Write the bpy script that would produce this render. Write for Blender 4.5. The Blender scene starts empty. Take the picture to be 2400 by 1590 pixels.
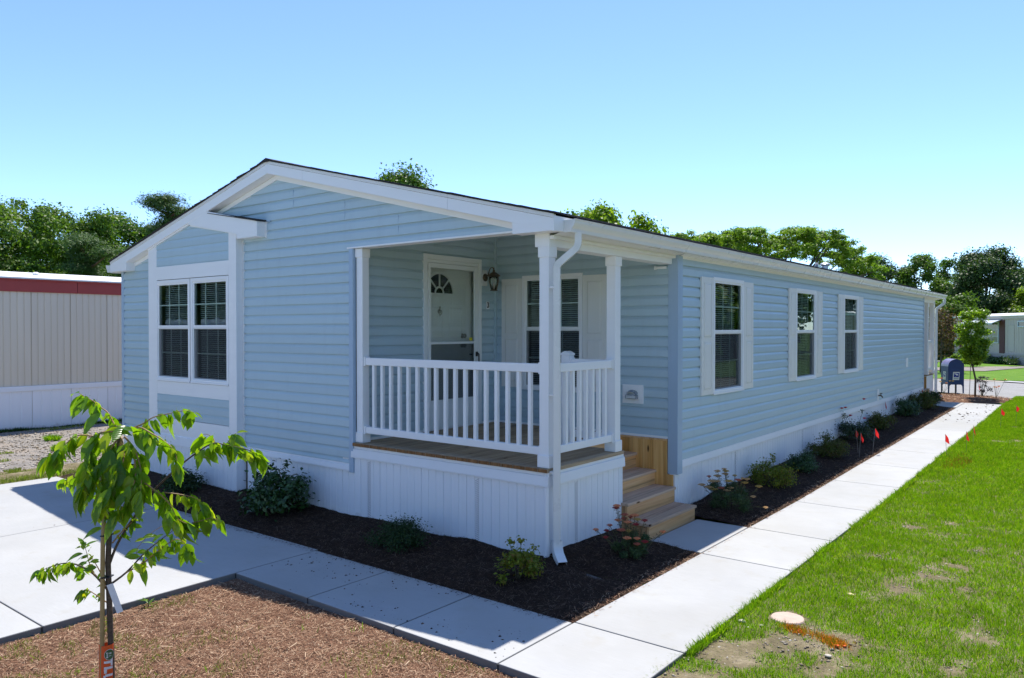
import bpy, math, random
import numpy as np
from mathutils import Vector, Matrix
R=math.radians
rnd=random.Random(7)
C=bpy.context.scene.collection
sc=bpy.context.scene
# ---------------------------------------------------------------- camera, sky, sun, exposure
SUN=Vector((-0.190,0.492,1.0)).normalized()      # towards the sun
cam_d=bpy.data.cameras.new('camera'); cam=bpy.data.objects.new('camera',cam_d); C.objects.link(cam)
cam.location=(3.9375,-5.5304,2.0892); cam.rotation_euler=(R(90)-0.0127,0,0.664)
cam_d.sensor_width=36; cam_d.lens=1799/2400*36; cam_d.clip_end=1500; cam_d.clip_start=.05
sc.camera=cam
w=bpy.data.worlds.new("World"); sc.world=w; w.use_nodes=True
nt=w.node_tree; nt.nodes.clear()
sky=nt.nodes.new('ShaderNodeTexSky'); sky.sky_type='NISHITA'; sky.sun_disc=False
sky.sun_elevation=math.asin(SUN.z); sky.sun_rotation=math.atan2(SUN.x,SUN.y)
sky.air_density=.66; sky.dust_density=.05; sky.ozone_density=4.0; sky.altitude=0
bg=nt.nodes.new('ShaderNodeBackground'); bg.inputs[1].default_value=.15
wo=nt.nodes.new('ShaderNodeOutputWorld')
tint=nt.nodes.new('ShaderNodeMix'); tint.data_type='RGBA'; tint.blend_type='MULTIPLY'; tint.inputs[0].default_value=1; tint.inputs[7].default_value=(.91,.935,1,1)   # overall white balance of the daylight
nt.links.new(sky.outputs[0],tint.inputs[6]); nt.links.new(tint.outputs[2],bg.inputs[0]); nt.links.new(bg.outputs[0],wo.inputs[0])
sd=bpy.data.lights.new('sun','SUN'); sd.energy=3.6; sd.angle=R(.5); sd.color=(1,.955,.88)
so=bpy.data.objects.new('sun',sd); C.objects.link(so); so.location=(0,0,30)
so.rotation_euler=SUN.to_track_quat('Z','Y').to_euler()
sc.view_settings.view_transform='Standard'; sc.view_settings.look='None'; sc.view_settings.gamma=1
sc.view_settings.use_curve_mapping=False; sc.view_settings.exposure=.97
sc.render.engine='CYCLES'
sc.cycles.max_bounces=8; sc.cycles.transparent_max_bounces=16
# ---------------------------------------------------------------- helpers
def tag(o,label=None,cat=None,group=None,kind=None):
    for k,v in (('label',label),('category',cat),('group',group),('kind',kind)):
        if v: o[k]=v
    return o
def empty(name,loc=(0,0,0),label=None,cat=None,group=None,rz=0):
    o=bpy.data.objects.new(name,None); C.objects.link(o); o.location=loc; o.rotation_euler=(0,0,rz); o.empty_display_size=.1
    o['org']=0
    del o['org']
    return tag(o,label,cat,group)
def origin(p):
    v=Vector((0,0,0))
    while p is not None: v=v+p.location; p=p.parent
    return v
class M:
    def __init__(s,fn=None): s.v=[];s.f=[];s.fn=fn
    def add(s,vs,fs):
        n=len(s.v); fn=s.fn
        s.v+= [tuple(fn(*p)) if fn else tuple(p) for p in vs]
        s.f+= [tuple(i+n for i in f) for f in fs]; return s
    def box(s,x0,x1,y0,y1,z0,z1):
        return s.add([(x0,y0,z0),(x1,y0,z0),(x1,y1,z0),(x0,y1,z0),(x0,y0,z1),(x1,y0,z1),(x1,y1,z1),(x0,y1,z1)],
          [(0,3,2,1),(4,5,6,7),(0,1,5,4),(1,2,6,5),(2,3,7,6),(3,0,4,7)])
    def quad(s,*p): return s.add(p,[tuple(range(len(p)))])
    def prism(s,poly,a,b,ax='y'):
        # poly: list of 2D points; extruded along ax between a and b
        def pt(p,t): return {'y':(p[0],t,p[1]),'x':(t,p[0],p[1]),'z':(p[0],p[1],t)}[ax]
        n=len(poly)
        return s.add([pt(p,a) for p in poly]+[pt(p,b) for p in poly],
          [tuple(range(n))[::-1],tuple(range(n,2*n))]+[(i,(i+1)%n,n+(i+1)%n,n+i) for i in range(n)])
    def tube(s,pts,r,n=8,cap=True,flat=1.):
        pts=[Vector(p) for p in pts]; m=len(pts); rs=r if isinstance(r,(list,tuple)) else [r]*m
        vs=[];fs=[];up=None
        for i,p in enumerate(pts):
            d=(pts[min(i+1,m-1)]-pts[max(i-1,0)]).normalized()
            if up is None: up=Vector((0,0,1)) if abs(d.z)<.9 else Vector((1,0,0))
            a=d.cross(up).normalized(); b=a.cross(d).normalized(); up=b
            for k in range(n):
                t=2*math.pi*k/n; vs.append(p+a*(rs[i]*math.cos(t))+b*(rs[i]*flat*math.sin(t)))
        for i in range(m-1):
            for k in range(n): fs.append((i*n+k,i*n+(k+1)%n,(i+1)*n+(k+1)%n,(i+1)*n+k))
        if cap: fs.append(tuple(range(n))[::-1]); fs.append(tuple(range((m-1)*n,m*n)))
        return s.add(vs,fs)
    def rect_tube(s,pts,wd,dp,side):
        # rectangular section swept along pts; 'side' is the constant width axis
        pts=[Vector(p) for p in pts]; m=len(pts); side=Vector(side); vs=[];fs=[]
        for i,p in enumerate(pts):
            d=(pts[min(i+1,m-1)]-pts[max(i-1,0)]).normalized(); b=side.cross(d).normalized()
            for q,r_ in ((-1,-1),(1,-1),(1,1),(-1,1)): vs.append(p+side*(q*wd/2)+b*(r_*dp/2))
        for i in range(m-1):
            for k in range(4): fs.append((i*4+k,i*4+(k+1)%4,(i+1)*4+(k+1)%4,(i+1)*4+k))
        fs.append((3,2,1,0)); 
        return s.add(vs,fs)
    def lathe(s,prof,cx=0,cy=0,cz=0,n=12,ax='z'):
        vs=[];fs=[];m=len(prof)
        for r_,h in prof:
            for k in range(n):
                t=2*math.pi*k/n; a,b=r_*math.cos(t),r_*math.sin(t)
                vs.append({'z':(cx+a,cy+b,cz+h),'x':(cx+h,cy+a,cz+b),'y':(cx+a,cy+h,cz+b)}[ax])
        for i in range(m-1):
            for k in range(n): fs.append((i*n+k,i*n+(k+1)%n,(i+1)*n+(k+1)%n,(i+1)*n+k))
        fs.append(tuple(range(n))[::-1]); fs.append(tuple(range((m-1)*n,m*n)))
        return s.add(vs,fs)
def fixn(me):
    import bmesh
    b=bmesh.new(); b.from_mesh(me); bmesh.ops.recalc_face_normals(b,faces=b.faces); b.to_mesh(me); b.free()
def mk(name,m,mat,parent=None,bevel=0,smooth=False,kind=None,label=None,rec=True):
    o0=origin(parent); me=bpy.data.meshes.new(name)
    me.from_pydata([(x-o0.x,y-o0.y,z-o0.z) for x,y,z in m.v],[],m.f)
    if rec: fixn(me)
    me.materials.append(mat)
    if smooth: me.polygons.foreach_set('use_smooth',[True]*len(me.polygons))
    o=bpy.data.objects.new(name,me); C.objects.link(o); o.parent=parent
    if bevel:
        b=o.modifiers.new('bevel','BEVEL'); b.width=bevel; b.segments=2; b.limit_method='ANGLE'; b.angle_limit=R(50)
    if kind: o['kind']=kind
    if label: o['label']=label
    return o
def npmesh(name,verts,faces,mat,parent=None,rn=None,kind=None,smooth=False,label=None):
    """fast mesh: faces is (n,k) array with constant k"""
    me=bpy.data.meshes.new(name); nv=len(verts); nf,k=faces.shape
    o0=origin(parent); verts=verts-np.array([o0.x,o0.y,o0.z])
    me.vertices.add(nv); me.vertices.foreach_set('co',verts.astype(np.float32).ravel())
    me.loops.add(nf*k); me.loops.foreach_set('vertex_index',faces.astype(np.int32).ravel())
    me.polygons.add(nf); me.polygons.foreach_set('loop_start',np.arange(0,nf*k,k,dtype=np.int32))
    try: me.polygons.foreach_set('loop_total',np.full(nf,k,dtype=np.int32))
    except Exception: pass
    if smooth: me.polygons.foreach_set('use_smooth',np.ones(nf,dtype=bool))
    me.update(calc_edges=True)
    if rn is not None:
        at=me.attributes.new('rnd','FLOAT','FACE'); at.data.foreach_set('value',rn.astype(np.float32))
    me.materials.append(mat)
    o=bpy.data.objects.new(name,me); C.objects.link(o); o.parent=parent
    if kind: o['kind']=kind
    if label: o['label']=label
    return o
def copy_tree(o,parent=None):
    c=o.copy(); C.objects.link(c); c.parent=parent
    for ch in list(o.children): copy_tree(ch,c)
    return c
# ---------------------------------------------------------------- materials
class N:
    def __init__(s,name):
        s.m=bpy.data.materials.new(name); s.m.use_nodes=True; s.t=s.m.node_tree; s.t.nodes.clear()
        s.out=s.t.nodes.new('ShaderNodeOutputMaterial')
    def n(s,typ,**k):
        x=s.t.nodes.new('ShaderNode'+typ)
        for a,b in k.items():
            if a.startswith('i_'):
                key=a[2:]; key=int(key) if key.isdigit() else key.replace('_',' ')
                if isinstance(b,bpy.types.NodeSocket): s.t.links.new(b,x.inputs[key])
                else: x.inputs[key].default_value=b
            else: setattr(x,a,b)
        return x
    def l(s,a,b): s.t.links.new(a,b)
    def coord(s,kind='Object',scale=(1,1,1)):
        c=s.n('TexCoord').outputs[kind]; mp=s.n('Mapping'); s.l(c,mp.inputs[0]); mp.inputs['Scale'].default_value=scale; return mp.outputs[0]
    def noise(s,vec,scale,detail=4,rough=.55): return s.n('TexNoise',i_Vector=vec,i_Scale=scale,i_Detail=detail,i_Roughness=rough).outputs[0]
    def ramp(s,fac,stops):
        x=s.n('ValToRGB'); s.l(fac,x.inputs[0]); e=x.color_ramp.elements
        while len(e)>1: e.remove(e[-1])
        e[0].position=stops[0][0]; e[0].color=(*stops[0][1],1)
        for p,c in stops[1:]: q=e.new(p); q.color=(*c,1)
        return x.outputs[0]
    def mix(s,fac,a,b,typ='MIX'):
        x=s.n('Mix',data_type='RGBA',blend_type=typ)
        for key,v in ((0,fac),(6,a),(7,b)):
            if isinstance(v,bpy.types.NodeSocket): s.l(v,x.inputs[key])
            elif key==0: x.inputs[0].default_value=v
            else: x.inputs[key].default_value=(*v,1)
        return x.outputs[2]
    def math(s,op,a,b=0.):
        x=s.n('Math',operation=op)
        for i,v in ((0,a),(1,b)):
            if isinstance(v,bpy.types.NodeSocket): s.l(v,x.inputs[i])
            else: x.inputs[i].default_value=v
        return x.outputs[0]
    def bump(s,h,strength=.3,dist=.01): return s.n('Bump',i_Height=h,i_Strength=strength,i_Distance=dist).outputs[0]
    def bsdf(s,col,rough=.5,bump=None,spec=.5,metal=0.,**k):
        x=s.n('BsdfPrincipled')
        for key,v in (('Base Color',col),('Roughness',rough),('Metallic',metal),('Specular IOR Level',spec)):
            if isinstance(v,bpy.types.NodeSocket): s.l(v,x.inputs[key])
            elif key=='Base Color': x.inputs[key].default_value=(*v,1)
            else: x.inputs[key].default_value=v
        if bump is not None: s.l(bump,x.inputs['Normal'])
        return x.outputs[0]
    def done(s,sh): s.l(sh,s.out.inputs[0]); return s.m
def simple(name,col,rough=.5,var=.08,scale=6,bs=0,bscale=40,spec=.5,metal=0.,stretch=(1,1,1),per_obj=0.,dirt=None):
    n=N(name); co=n.coord('Object',stretch)
    f=n.noise(co,scale,5); lo=tuple(c*(1-var) for c in col); hi=tuple(min(1,c*(1+var)) for c in col)
    c=n.ramp(f,[(.3,lo),(.7,hi)])
    if per_obj:
        oi=n.n('ObjectInfo'); h=n.n('HueSaturation'); n.l(c,h.inputs['Color'])
        n.l(n.math('ADD',n.math('MULTIPLY',oi.outputs['Random'],per_obj*2),1-per_obj),h.inputs['Value']); c=h.outputs[0]
    if dirt:
        d=n.noise(co,dirt[1],6,.7); c=n.mix(n.ramp(d,[(dirt[2],(0,0,0)),(dirt[3],(1,1,1))]),c,dirt[0])
    b=n.bump(n.noise(co,bscale,4),bs,.004) if bs else None
    rr=n.math('ADD',n.math('MULTIPLY',f,.15),rough-.07)
    return n.done(n.bsdf(c,rr,b,spec,metal))
WHITE=simple('white_vinyl',(.88,.885,.89),.38,.015,3,.08,30,stretch=(1,1,6),dirt=((.55,.55,.52),5,.68,.9))
def skirt_mat():
    n=N('white_skirt_vinyl'); co=n.coord('Object',(3,3,.4)); f=n.noise(co,3,5); c=n.mix(f,(.86,.875,.90),(.90,.915,.94))
    geo=n.n('NewGeometry'); sx=n.n('SeparateXYZ'); n.l(geo.outputs['Position'],sx.inputs[0])
    sp=n.noise(n.coord('Object'),9,6,.7); z=n.math('ADD',n.math('MULTIPLY',sx.outputs[2],-4.2),n.math('MULTIPLY',sp,1.25))   # mud splashed up from the bed
    c=n.mix(n.ramp(z,[(.30,(0,0,0)),(.75,(.55,.55,.55))]),c,(.36,.29,.23))
    oi=n.n('ObjectInfo').outputs['Random']; h=n.n('HueSaturation'); n.l(c,h.inputs['Color']); n.l(n.math('ADD',n.math('MULTIPLY',oi,.03),.975),h.inputs['Value'])
    return n.done(n.bsdf(h.outputs[0],.40,n.bump(n.noise(co,50,4),.1,.004),.5))
SKIRT=skirt_mat()
TRIM=simple('white_trim',(.89,.89,.89),.42,.015,2,.12,14,stretch=(.6,.6,6))
SHUT=simple('shutter_plastic',(.80,.79,.75),.45,.02,4,.15,25,stretch=(4,4,.5))
GUT=simple('gutter_aluminium',(.80,.79,.76),.28,.02,3,0)
CONC=None
def siding_mat():
    n=N('blue_vinyl_siding'); co=n.coord('Object',(1,1,1)); g=n.coord('Object',(.7,.7,22))
    f=n.noise(co,.9,3); oi=n.n('ObjectInfo').outputs['Random']
    streak=n.noise(n.coord('Object',(2.5,2.5,.35)),3.2,5,.65); c=n.mix(f,(.45,.575,.635),(.485,.61,.668))
    c=n.mix(n.ramp(streak,[(.52,(0,0,0)),(.75,(.22,.22,.22))]),c,(.36,.44,.50))
    h=n.n('HueSaturation'); n.l(c,h.inputs['Color']); n.l(n.math('ADD',n.math('MULTIPLY',oi,.07),.965),h.inputs['Value'])
    gr=n.noise(g,9,5,.6); wav=n.noise(n.coord('Object',(.5,.5,3)),2.2,2)
    b1=n.bump(wav,.25,.012); b=n.n('Bump',i_Height=gr,i_Strength=.16,i_Distance=.003); n.l(b1,b.inputs['Normal'])
    return n.done(n.bsdf(h.outputs[0],n.math('ADD',n.math('MULTIPLY',gr,.12),.30),b.outputs[0],.5))
SIDE=siding_mat()
POSTBLUE=simple('blue_corner_post',(.39,.51,.64),.38,.02,2,.06,20,stretch=(8,8,.5))
def wood_mat(name,a,b,axis,rough=.7):
    n=N(name); sc_={'x':(.25,9,9),'y':(9,.25,9),'z':(9,9,.25)}[axis]
    g=n.coord('Object',sc_); oi=n.n('ObjectInfo').outputs['Random']
    off=n.n('VectorMath',operation='ADD'); n.l(g,off.inputs[0])
    cmb=n.n('CombineXYZ'); n.l(n.math('MULTIPLY',oi,37.),cmb.inputs[0]); n.l(n.math('MULTIPLY',oi,11.),cmb.inputs[2]); n.l(cmb.outputs[0],off.inputs[1])
    f=n.noise(off.outputs[0],2.6,6,.6); f2=n.noise(off.outputs[0],12,3)
    c=n.ramp(f,[(.28,tuple(x*.62 for x in a)),(.42,a),(.62,b),(.8,tuple(x*.85 for x in b))])
    c=n.mix(.12,c,n.ramp(f2,[(.3,(0,0,0)),(.7,(1,1,1))]),'OVERLAY')
    kn=n.n('TexVoronoi',i_Vector=n.coord('Object',{'x':(2.2,7,7),'y':(7,2.2,7),'z':(7,7,2.2)}[axis]),i_Scale=1.)
    k=n.ramp(kn.outputs['Distance'],[(.05,(1,1,1)),(.11,(0,0,0))]); c=n.mix(k,c,(.10,.045,.015))
    h=n.n('HueSaturation'); n.l(c,h.inputs['Color']); n.l(n.math('ADD',n.math('MULTIPLY',oi,.3),.85),h.inputs['Value'])
    return n.done(n.bsdf(h.outputs[0],rough,n.bump(f,.25,.003),.3))
WOODX=wood_mat('pine_board_across',(.66,.365,.155),(.78,.48,.245),'y')
WOODY=wood_mat('weathered_deck_board',(.33,.235,.145),(.44,.33,.21),'y',.8)
TREAD=wood_mat('pine_tread',(.54,.36,.24),(.66,.46,.32),'y',.78)
WOODZ=wood_mat('pine_panel_upright',(.66,.34,.10),(.78,.46,.17),'z')
ENDGR=wood_mat('cut_board_end',(.20,.09,.03),(.30,.15,.06),'z')
SHING=simple('asphalt_shingle',(.045,.042,.042),.9,.4,40,.8,120,spec=.2)
def glass_mat(name,tint=(.80,.88,.84),extra=.03):
    n=N(name); fr=n.n('Fresnel',i_IOR=1.55).outputs[0]
    t=n.n('BsdfTransparent'); t.inputs[0].default_value=(*tint,1); g=n.n('BsdfGlossy'); g.inputs['Roughness'].default_value=.01
    wv=n.bump(n.noise(n.coord('Object'),1.6,1),.06,.02); n.l(wv,g.inputs['Normal'])
    g.inputs[0].default_value=(.9,1,.96,1)
    m=n.n('MixShader'); n.l(n.math('ADD',n.math('MULTIPLY',fr,1.0),extra),m.inputs[0]); n.l(t.outputs[0],m.inputs[1]); n.l(g.outputs[0],m.inputs[2])
    return n.done(m.outputs[0])
GLASS=glass_mat('window_glass')
DGLASS=glass_mat('storm_door_glass',(.97,.98,.98),.01)
def screen_mat():
    n=N('insect_screen'); t=n.n('BsdfTransparent'); t.inputs[0].default_value=(.9,.9,.9,1); d=n.bsdf((.035,.04,.05),.7)
    m=n.n('MixShader'); m.inputs[0].default_value=.42; n.l(t.outputs[0],m.inputs[1]); n.l(d,m.inputs[2]); return n.done(m.outputs[0])
SCREEN=screen_mat()
BLIND=simple('blind_slat_vinyl',(.86,.86,.80),.5,.02)
MUNT=simple('muntin_bar',(.90,.92,.90),.4,.02)
DARKIN=simple('interior_paint',(.30,.25,.19),.8,.05)
DOORM=simple('white_door_steel',(.86,.88,.87),.4,.01)
BRONZE=simple('aged_bronze',(.15,.115,.08),.42,.2,20,.2,metal=.7)
STEEL=simple('brushed_nickel',(.45,.42,.38),.3,.1,metal=1.)
BLACK=simple('black_plastic',(.012,.012,.013),.4,.1)
YEL=simple('yellow_sticker',(.75,.62,.03),.5,.03)
FABRIC=simple('lilac_fabric',(.62,.58,.66),.8,.1,9,.3,30)
def conc_mat():
    n=N('broom_concrete'); co=n.coord('Object'); st=n.coord('Object',(1.2,30,1)); oi=n.n('ObjectInfo').outputs['Random']
    f=n.noise(co,1.3,6,.6); b=n.noise(st,6,4,.7); sp=n.noise(co,95,3,.7); stain=n.noise(co,3.1,5,.65)
    c=n.ramp(f,[(.25,(.395,.395,.39)),(.75,(.475,.473,.462))])
    c=n.mix(n.math('MULTIPLY',n.ramp(b,[(.35,(0,0,0)),(.75,(1,1,1))]),.34),c,(.28,.28,.27))
    c=n.mix(n.ramp(sp,[(.70,(0,0,0)),(.78,(.5,.5,.5))]),c,(.28,.27,.25))
    c=n.mix(n.ramp(stain,[(.56,(0,0,0)),(.78,(.6,.6,.6))]),c,(.36,.33,.27))
    big=n.noise(co,.45,4,.6); c=n.mix(n.ramp(big,[(.45,(0,0,0)),(.7,(.55,.55,.55))]),c,(.35,.335,.30)); h=n.n('HueSaturation'); n.l(c,h.inputs['Color']); n.l(n.math('ADD',n.math('MULTIPLY',oi,.10),.95),h.inputs['Value'])
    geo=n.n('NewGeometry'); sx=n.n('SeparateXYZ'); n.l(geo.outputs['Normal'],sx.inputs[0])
    side=n.ramp(sx.outputs[2],[(.2,(1,1,1)),(.7,(0,0,0))])       # vertical faces of the slab are coloured darker than its top
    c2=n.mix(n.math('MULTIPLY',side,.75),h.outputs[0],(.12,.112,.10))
    bb=n.n('Bump',i_Height=n.math('ADD',n.math('MULTIPLY',b,.8),n.math('MULTIPLY',sp,.6)),i_Strength=.35,i_Distance=.003)
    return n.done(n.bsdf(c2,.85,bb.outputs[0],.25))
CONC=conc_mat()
def attr_leaf(name,cols,trans=.35,rough=.45,spec=.35,tcol=(1.25,1.35,.55),clump=1.2):
    n=N(name); a=n.n('Attribute',attribute_name='rnd').outputs['Fac']
    c=n.ramp(a,[(i/(len(cols)-1) if len(cols)>1 else 0,c) for i,c in enumerate(cols)])
    nz=n.noise(n.coord('Object'),clump,3); h=n.n('HueSaturation'); n.l(c,h.inputs['Color']); n.l(n.math('ADD',n.math('MULTIPLY',nz,.7),.65),h.inputs['Value'])
    d=n.bsdf(h.outputs[0],rough,None,spec); t=n.n('BsdfTranslucent'); n.l(n.mix(1.,h.outputs[0],tcol,'MULTIPLY'),t.inputs[0])
    m=n.n('MixShader'); m.inputs[0].default_value=trans; n.l(d,m.inputs[1]); n.l(t.outputs[0],m.inputs[2]); return n.done(m.outputs[0])
BARK=simple('grey_brown_bark',(.10,.075,.052),.9,.35,14,.8,40,stretch=(3,3,.6))
STEM=simple('green_brown_stem',(.09,.085,.035),.7,.3,10)
def gz(y): return 0. if y<4 else (min(y,17.)-4)*.0138
# ================================================================ THE MOBILE HOME
home=empty('mobile_home',(0,0,0),'light blue vinyl sided mobile home with a white railed corner porch and house number 3','house')
RX,RZ=-3.95,4.08; RE,REZ=.18,3.075; RL,RLZ=-7.95,3.10; OV=-.15; YB=18.82
def roofz(x): return RZ-(x-RX)*(RZ-REZ)/(RE-RX) if x>RX else RZ-(RX-x)*(RZ-RLZ)/(RX-RL)
def roofx_r(z): return RX+(RZ-z)*(RE-RX)/(RZ-REZ)
def roofx_l(z): return RX-(RZ-z)*(RX-RL)/(RZ-RLZ)
F_FRONT=lambda u,o,z:(u,-o,z)
F_SIDE=lambda u,o,z:(.07+o,u,z)
F_PB=lambda u,o,z:(u,2.42-o,z)
F_PD=lambda u,o,z:(-2.565+o,u,z)
F_BAY=lambda u,o,z:(u,-.11-o,z)
F_FAR=lambda u,o,z:(u,16.68+o,z)
PROF0=[(0,.003),(0,.0225),(.05,.0235),(.58,.0200),(.66,.0185),(.77,.0125),(.90,.0060),(1.0,.003)]
def weld(me):
    import bmesh
    bb=bmesh.new(); bb.from_mesh(me); bmesh.ops.remove_doubles(bb,verts=bb.verts,dist=.0006); bb.to_mesh(me); bb.free()
def clip_u(segs,a,b):
    out=[]
    for s,e in segs:
        if b<=s or a>=e: out.append((s,e)); continue
        if a-s>.005: out.append((s,a))
        if e-b>.005: out.append((b,e))
    return out
def siding(wall,fn,xl,xr,z0,z1,p,za,holes=(),seams=False,mat=None,dep=1.0):
    PROF=[(t,o*dep) for t,o in PROF0]
    """horizontal lap boards; xl(z), xr(z) may slope; za = height of one lap line; holes=(u0,u1,z0,z1)"""
    k0=math.floor((z0-za)/p)-1; k=k0
    while za+k*p<z1:
        zb=za+k*p; k+=1; lo,hi=max(zb,z0),min(zb+p,z1)
        if hi-lo<.012: continue
        # split the course into z slices at the hole edges, so each slice has one set of u intervals
        cuts=sorted({lo,hi}|{h for H in holes for h in (H[2],H[3]) if lo+.002<h<hi-.002})
        m=M(fn)
        for a,b in zip(cuts[:-1],cuts[1:]):
            mid=(a+b)/2; hs=[H for H in holes if H[2]<mid<H[3]]
            prof=[]
            for t,o in PROF:
                z=zb+t*p
                if t==0 and o<.01:
                    if a<=zb+1e-6: prof.append((z,o))
                    continue
                if a-1e-6<=z<=b+1e-6: prof.append((z,o))
            def oat(z):
                t=(z-zb)/p; P=PROF[1:]
                for (t0,o0),(t1,o1) in zip(P[:-1],P[1:]):
                    if t0<=t<=t1+1e-9: return o0+(o1-o0)*(t-t0)/max(1e-9,t1-t0)
                return P[-1][1]
            if a>zb+1e-6: prof=[(a,oat(a))]+[q for q in prof if q[0]>a+1e-5]
            if b<zb+p-1e-6: prof=[q for q in prof if q[0]<b-1e-5]+[(b,oat(b))]
            if len(prof)<2: continue
            L,Rr=xl(mid),xr(mid)
            if Rr-L<.01: continue
            segs=[(L,Rr)]
            for H in hs: segs=clip_u(segs,H[0],H[1])
            for s,e in segs:
                if len(cuts)==2 and len(segs)>1 and m.v: mk('siding_board',m,mat or SIDE,wall,rec=False); m=M(fn)
                vs=[];fs=[]
                for z,o in prof:
                    ss=xl(z) if s==L else s; ee=xr(z) if e==Rr else e
                    vs+=[(ss,o,z),(ee,o,z)]
                for i in range(len(prof)-1): fs.append((2*i,2*i+1,2*i+3,2*i+2))
                m.add(vs,fs)
        if m.v:
            ob=mk('siding_board',m,mat or SIDE,wall,rec=False)
            if len(cuts)>2: weld(ob.data)
def sheet(m,u0,u1,z0,z1,holes,o=-.012):
    us=sorted({u0,u1}|{x for H in holes for x in H[:2]}); zs=sorted({z0,z1}|{x for H in holes for x in H[2:4]})
    for a,b in zip(us[:-1],us[1:]):
        for c,d in zip(zs[:-1],zs[1:]):
            if any(H[0]<(a+b)/2<H[1] and H[2]<(c+d)/2<H[3] for H in holes): continue
            m.quad((a,o,c),(b,o,c),(b,o,d),(a,o,d))
# ---- window openings (u0,u1,z0,z1) inside the frames
def inner(w,e=.04): return (w[0]+e,w[1]-e,w[2]+e,w[3]-e)
WIN_SIDE=[(3.349,4.325,1.29,2.728),(6.455,7.463,1.29,2.722),(9.13,10.116,1.29,2.718)]
WIN_B=(-2.09,-1.165,1.315,2.78)
WIN_BAY=[(-6.638,-5.738,1.38,2.765),(-5.716,-4.82,1.38,2.765)]
DOOR=(1.035,2.10,.86,2.995)
# ---- gable wall facing the front walk
gable=empty('gable_wall'); gable.parent=home
def xr_g(z): return min(-.02,roofx_r(z+.200))
def xl_g(z): return max(-7.80,roofx_l(z+.205))
siding(gable,F_FRONT,xl_g,xr_g,.62,3.90,.1134,2.833,[(-6.80,-4.70,.60,3.26),(-2.565,.5,.0,2.967)])
# vertical lap seams on three boards of the gable, as the vinyl lengths overlap
m=M(F_FRONT)
for u,z in ((-3.62,3.513),(-3.62,3.627),(-2.70,3.287),(-2.70,3.40),(-1.86,3.06),(-1.86,3.173)):
    m.box(u,u+.002,.0185,.0245,z,z+.09)
mk('lap_seam',m,POSTBLUE,gable)
m=M(F_FRONT); m.add([(RX-.36,.0085,3.79),(RX+.38,.0085,3.79),(RX+.02,.0085,3.885),(RX-.02,.0085,3.885)],[(0,1,2,3)]); mk('gable_peak',m,SIDE,gable,rec=False)
# ---- long side wall
sidew=empty('long_side_wall'); sidew.parent=home
siding(sidew,F_SIDE,lambda z:2.50,lambda z:16.66,.60,2.90,.1165,2.818,[inner(w) for w in WIN_SIDE])
# ---- porch walls
pback=empty('porch_back_wall'); pback.parent=home
siding(pback,F_PB,lambda z:-2.55,lambda z:min(-.02,roofx_r(z+.14)),.872,3.58,.1172,2.832,[inner(WIN_B)])
pdoor=empty('porch_door_wall'); pdoor.parent=home
siding(pdoor,F_PD,lambda z:.03,lambda z:2.40,.872,3.58,.1112,2.909,[(DOOR[0]+.03,DOOR[1]-.03,.8,DOOR[3]-.03)])
# ---- structural shell behind the boards, with the real openings
m=M(F_FRONT); sheet(m,-7.86,-2.6,.0,2.975,[(-6.78,-4.72,.8,3.2)])
m.quad((-7.86,-.012,2.975),(-.0,-.012,2.975),(-.3,-.012,2.99),(RX,-.012,3.86),(-7.86,-.012,2.95))
m.fn=F_SIDE; sheet(m,2.44,16.68,.12,2.93,[inner(w) for w in WIN_SIDE])
m.fn=F_PB; sheet(m,-2.6,.06,.1,2.985,[inner(WIN_B)]); m.quad((-2.6,-.012,2.985),(.06,-.012,2.985),(-2.6,-.012,3.62))
m.fn=F_PD; sheet(m,-.0,2.46,.1,3.62,[(DOOR[0]+.03,DOOR[1]-.03,.85,DOOR[3]-.03)])
m.fn=F_BAY; sheet(m,-6.84,-4.66,.0,3.3,[inner(w) for w in WIN_BAY])
m.fn=None
m.quad((-7.86,0,0),(-7.86,18.7,0),(-7.86,18.7,3.0),(-7.86,0,3.0)); m.quad((-7.86,16.7,0),(.06,16.7,0),(.06,16.7,3.0),(-7.86,16.7,3.0))
m.quad((-7.86,.02,.84),(-2.6,.02,.84),(-2.6,16.7,.84),(-7.86,16.7,.84)); m.quad((-2.6,2.44,.84),(.05,2.44,.84),(.05,16.7,.84),(-2.6,16.7,.84))
m.quad((-7.86,.02,2.99),(-2.6,.02,2.99),(-2.6,16.7,2.99),(-7.86,16.7,2.99)); m.quad((-2.6,2.44,2.99),(.05,2.44,2.99),(.05,16.7,2.99),(-2.6,16.7,2.99))
mk('inner_shell',m,DARKIN,home,rec=False)
# ---- corner posts
m=M(); m.prism([(-7.87,.02),(-7.80,.02),(-7.80,-.026),(-7.87,-.026)],.53,2.965,'z'); mk('corner_post',m,POSTBLUE,home,.003)
m=M(); m.prism([(-2.632,.0),(-2.632,-.028),(-2.566,-.028),(-2.566,.02)],.525,2.965,'z'); mk('corner_post',m,POSTBLUE,home,.003)
m=M(); m.prism([(-.022,2.44),(-.022,2.392),(.100,2.392),(.100,2.452),(.100,2.515),(.07,2.515),(.07,2.44)],.452,2.985,'z'); mk('corner_post',m,POSTBLUE,home,.003)
m=M(); m.box(-2.575,-2.522,2.365,2.425,.875,3.52); mk('corner_post',m,SIDE,home,.003)
m=M(); m.box(.0,.068,2.393,2.46,.0,.50); mk('skirt_corner',m,SKIRT,home)
m=M(); m.prism([(.06,16.60),(.098,16.60),(.098,16.69),(.0,16.69)],.55,2.95,'z'); mk('corner_post',m,POSTBLUE,home,.003)
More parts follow.
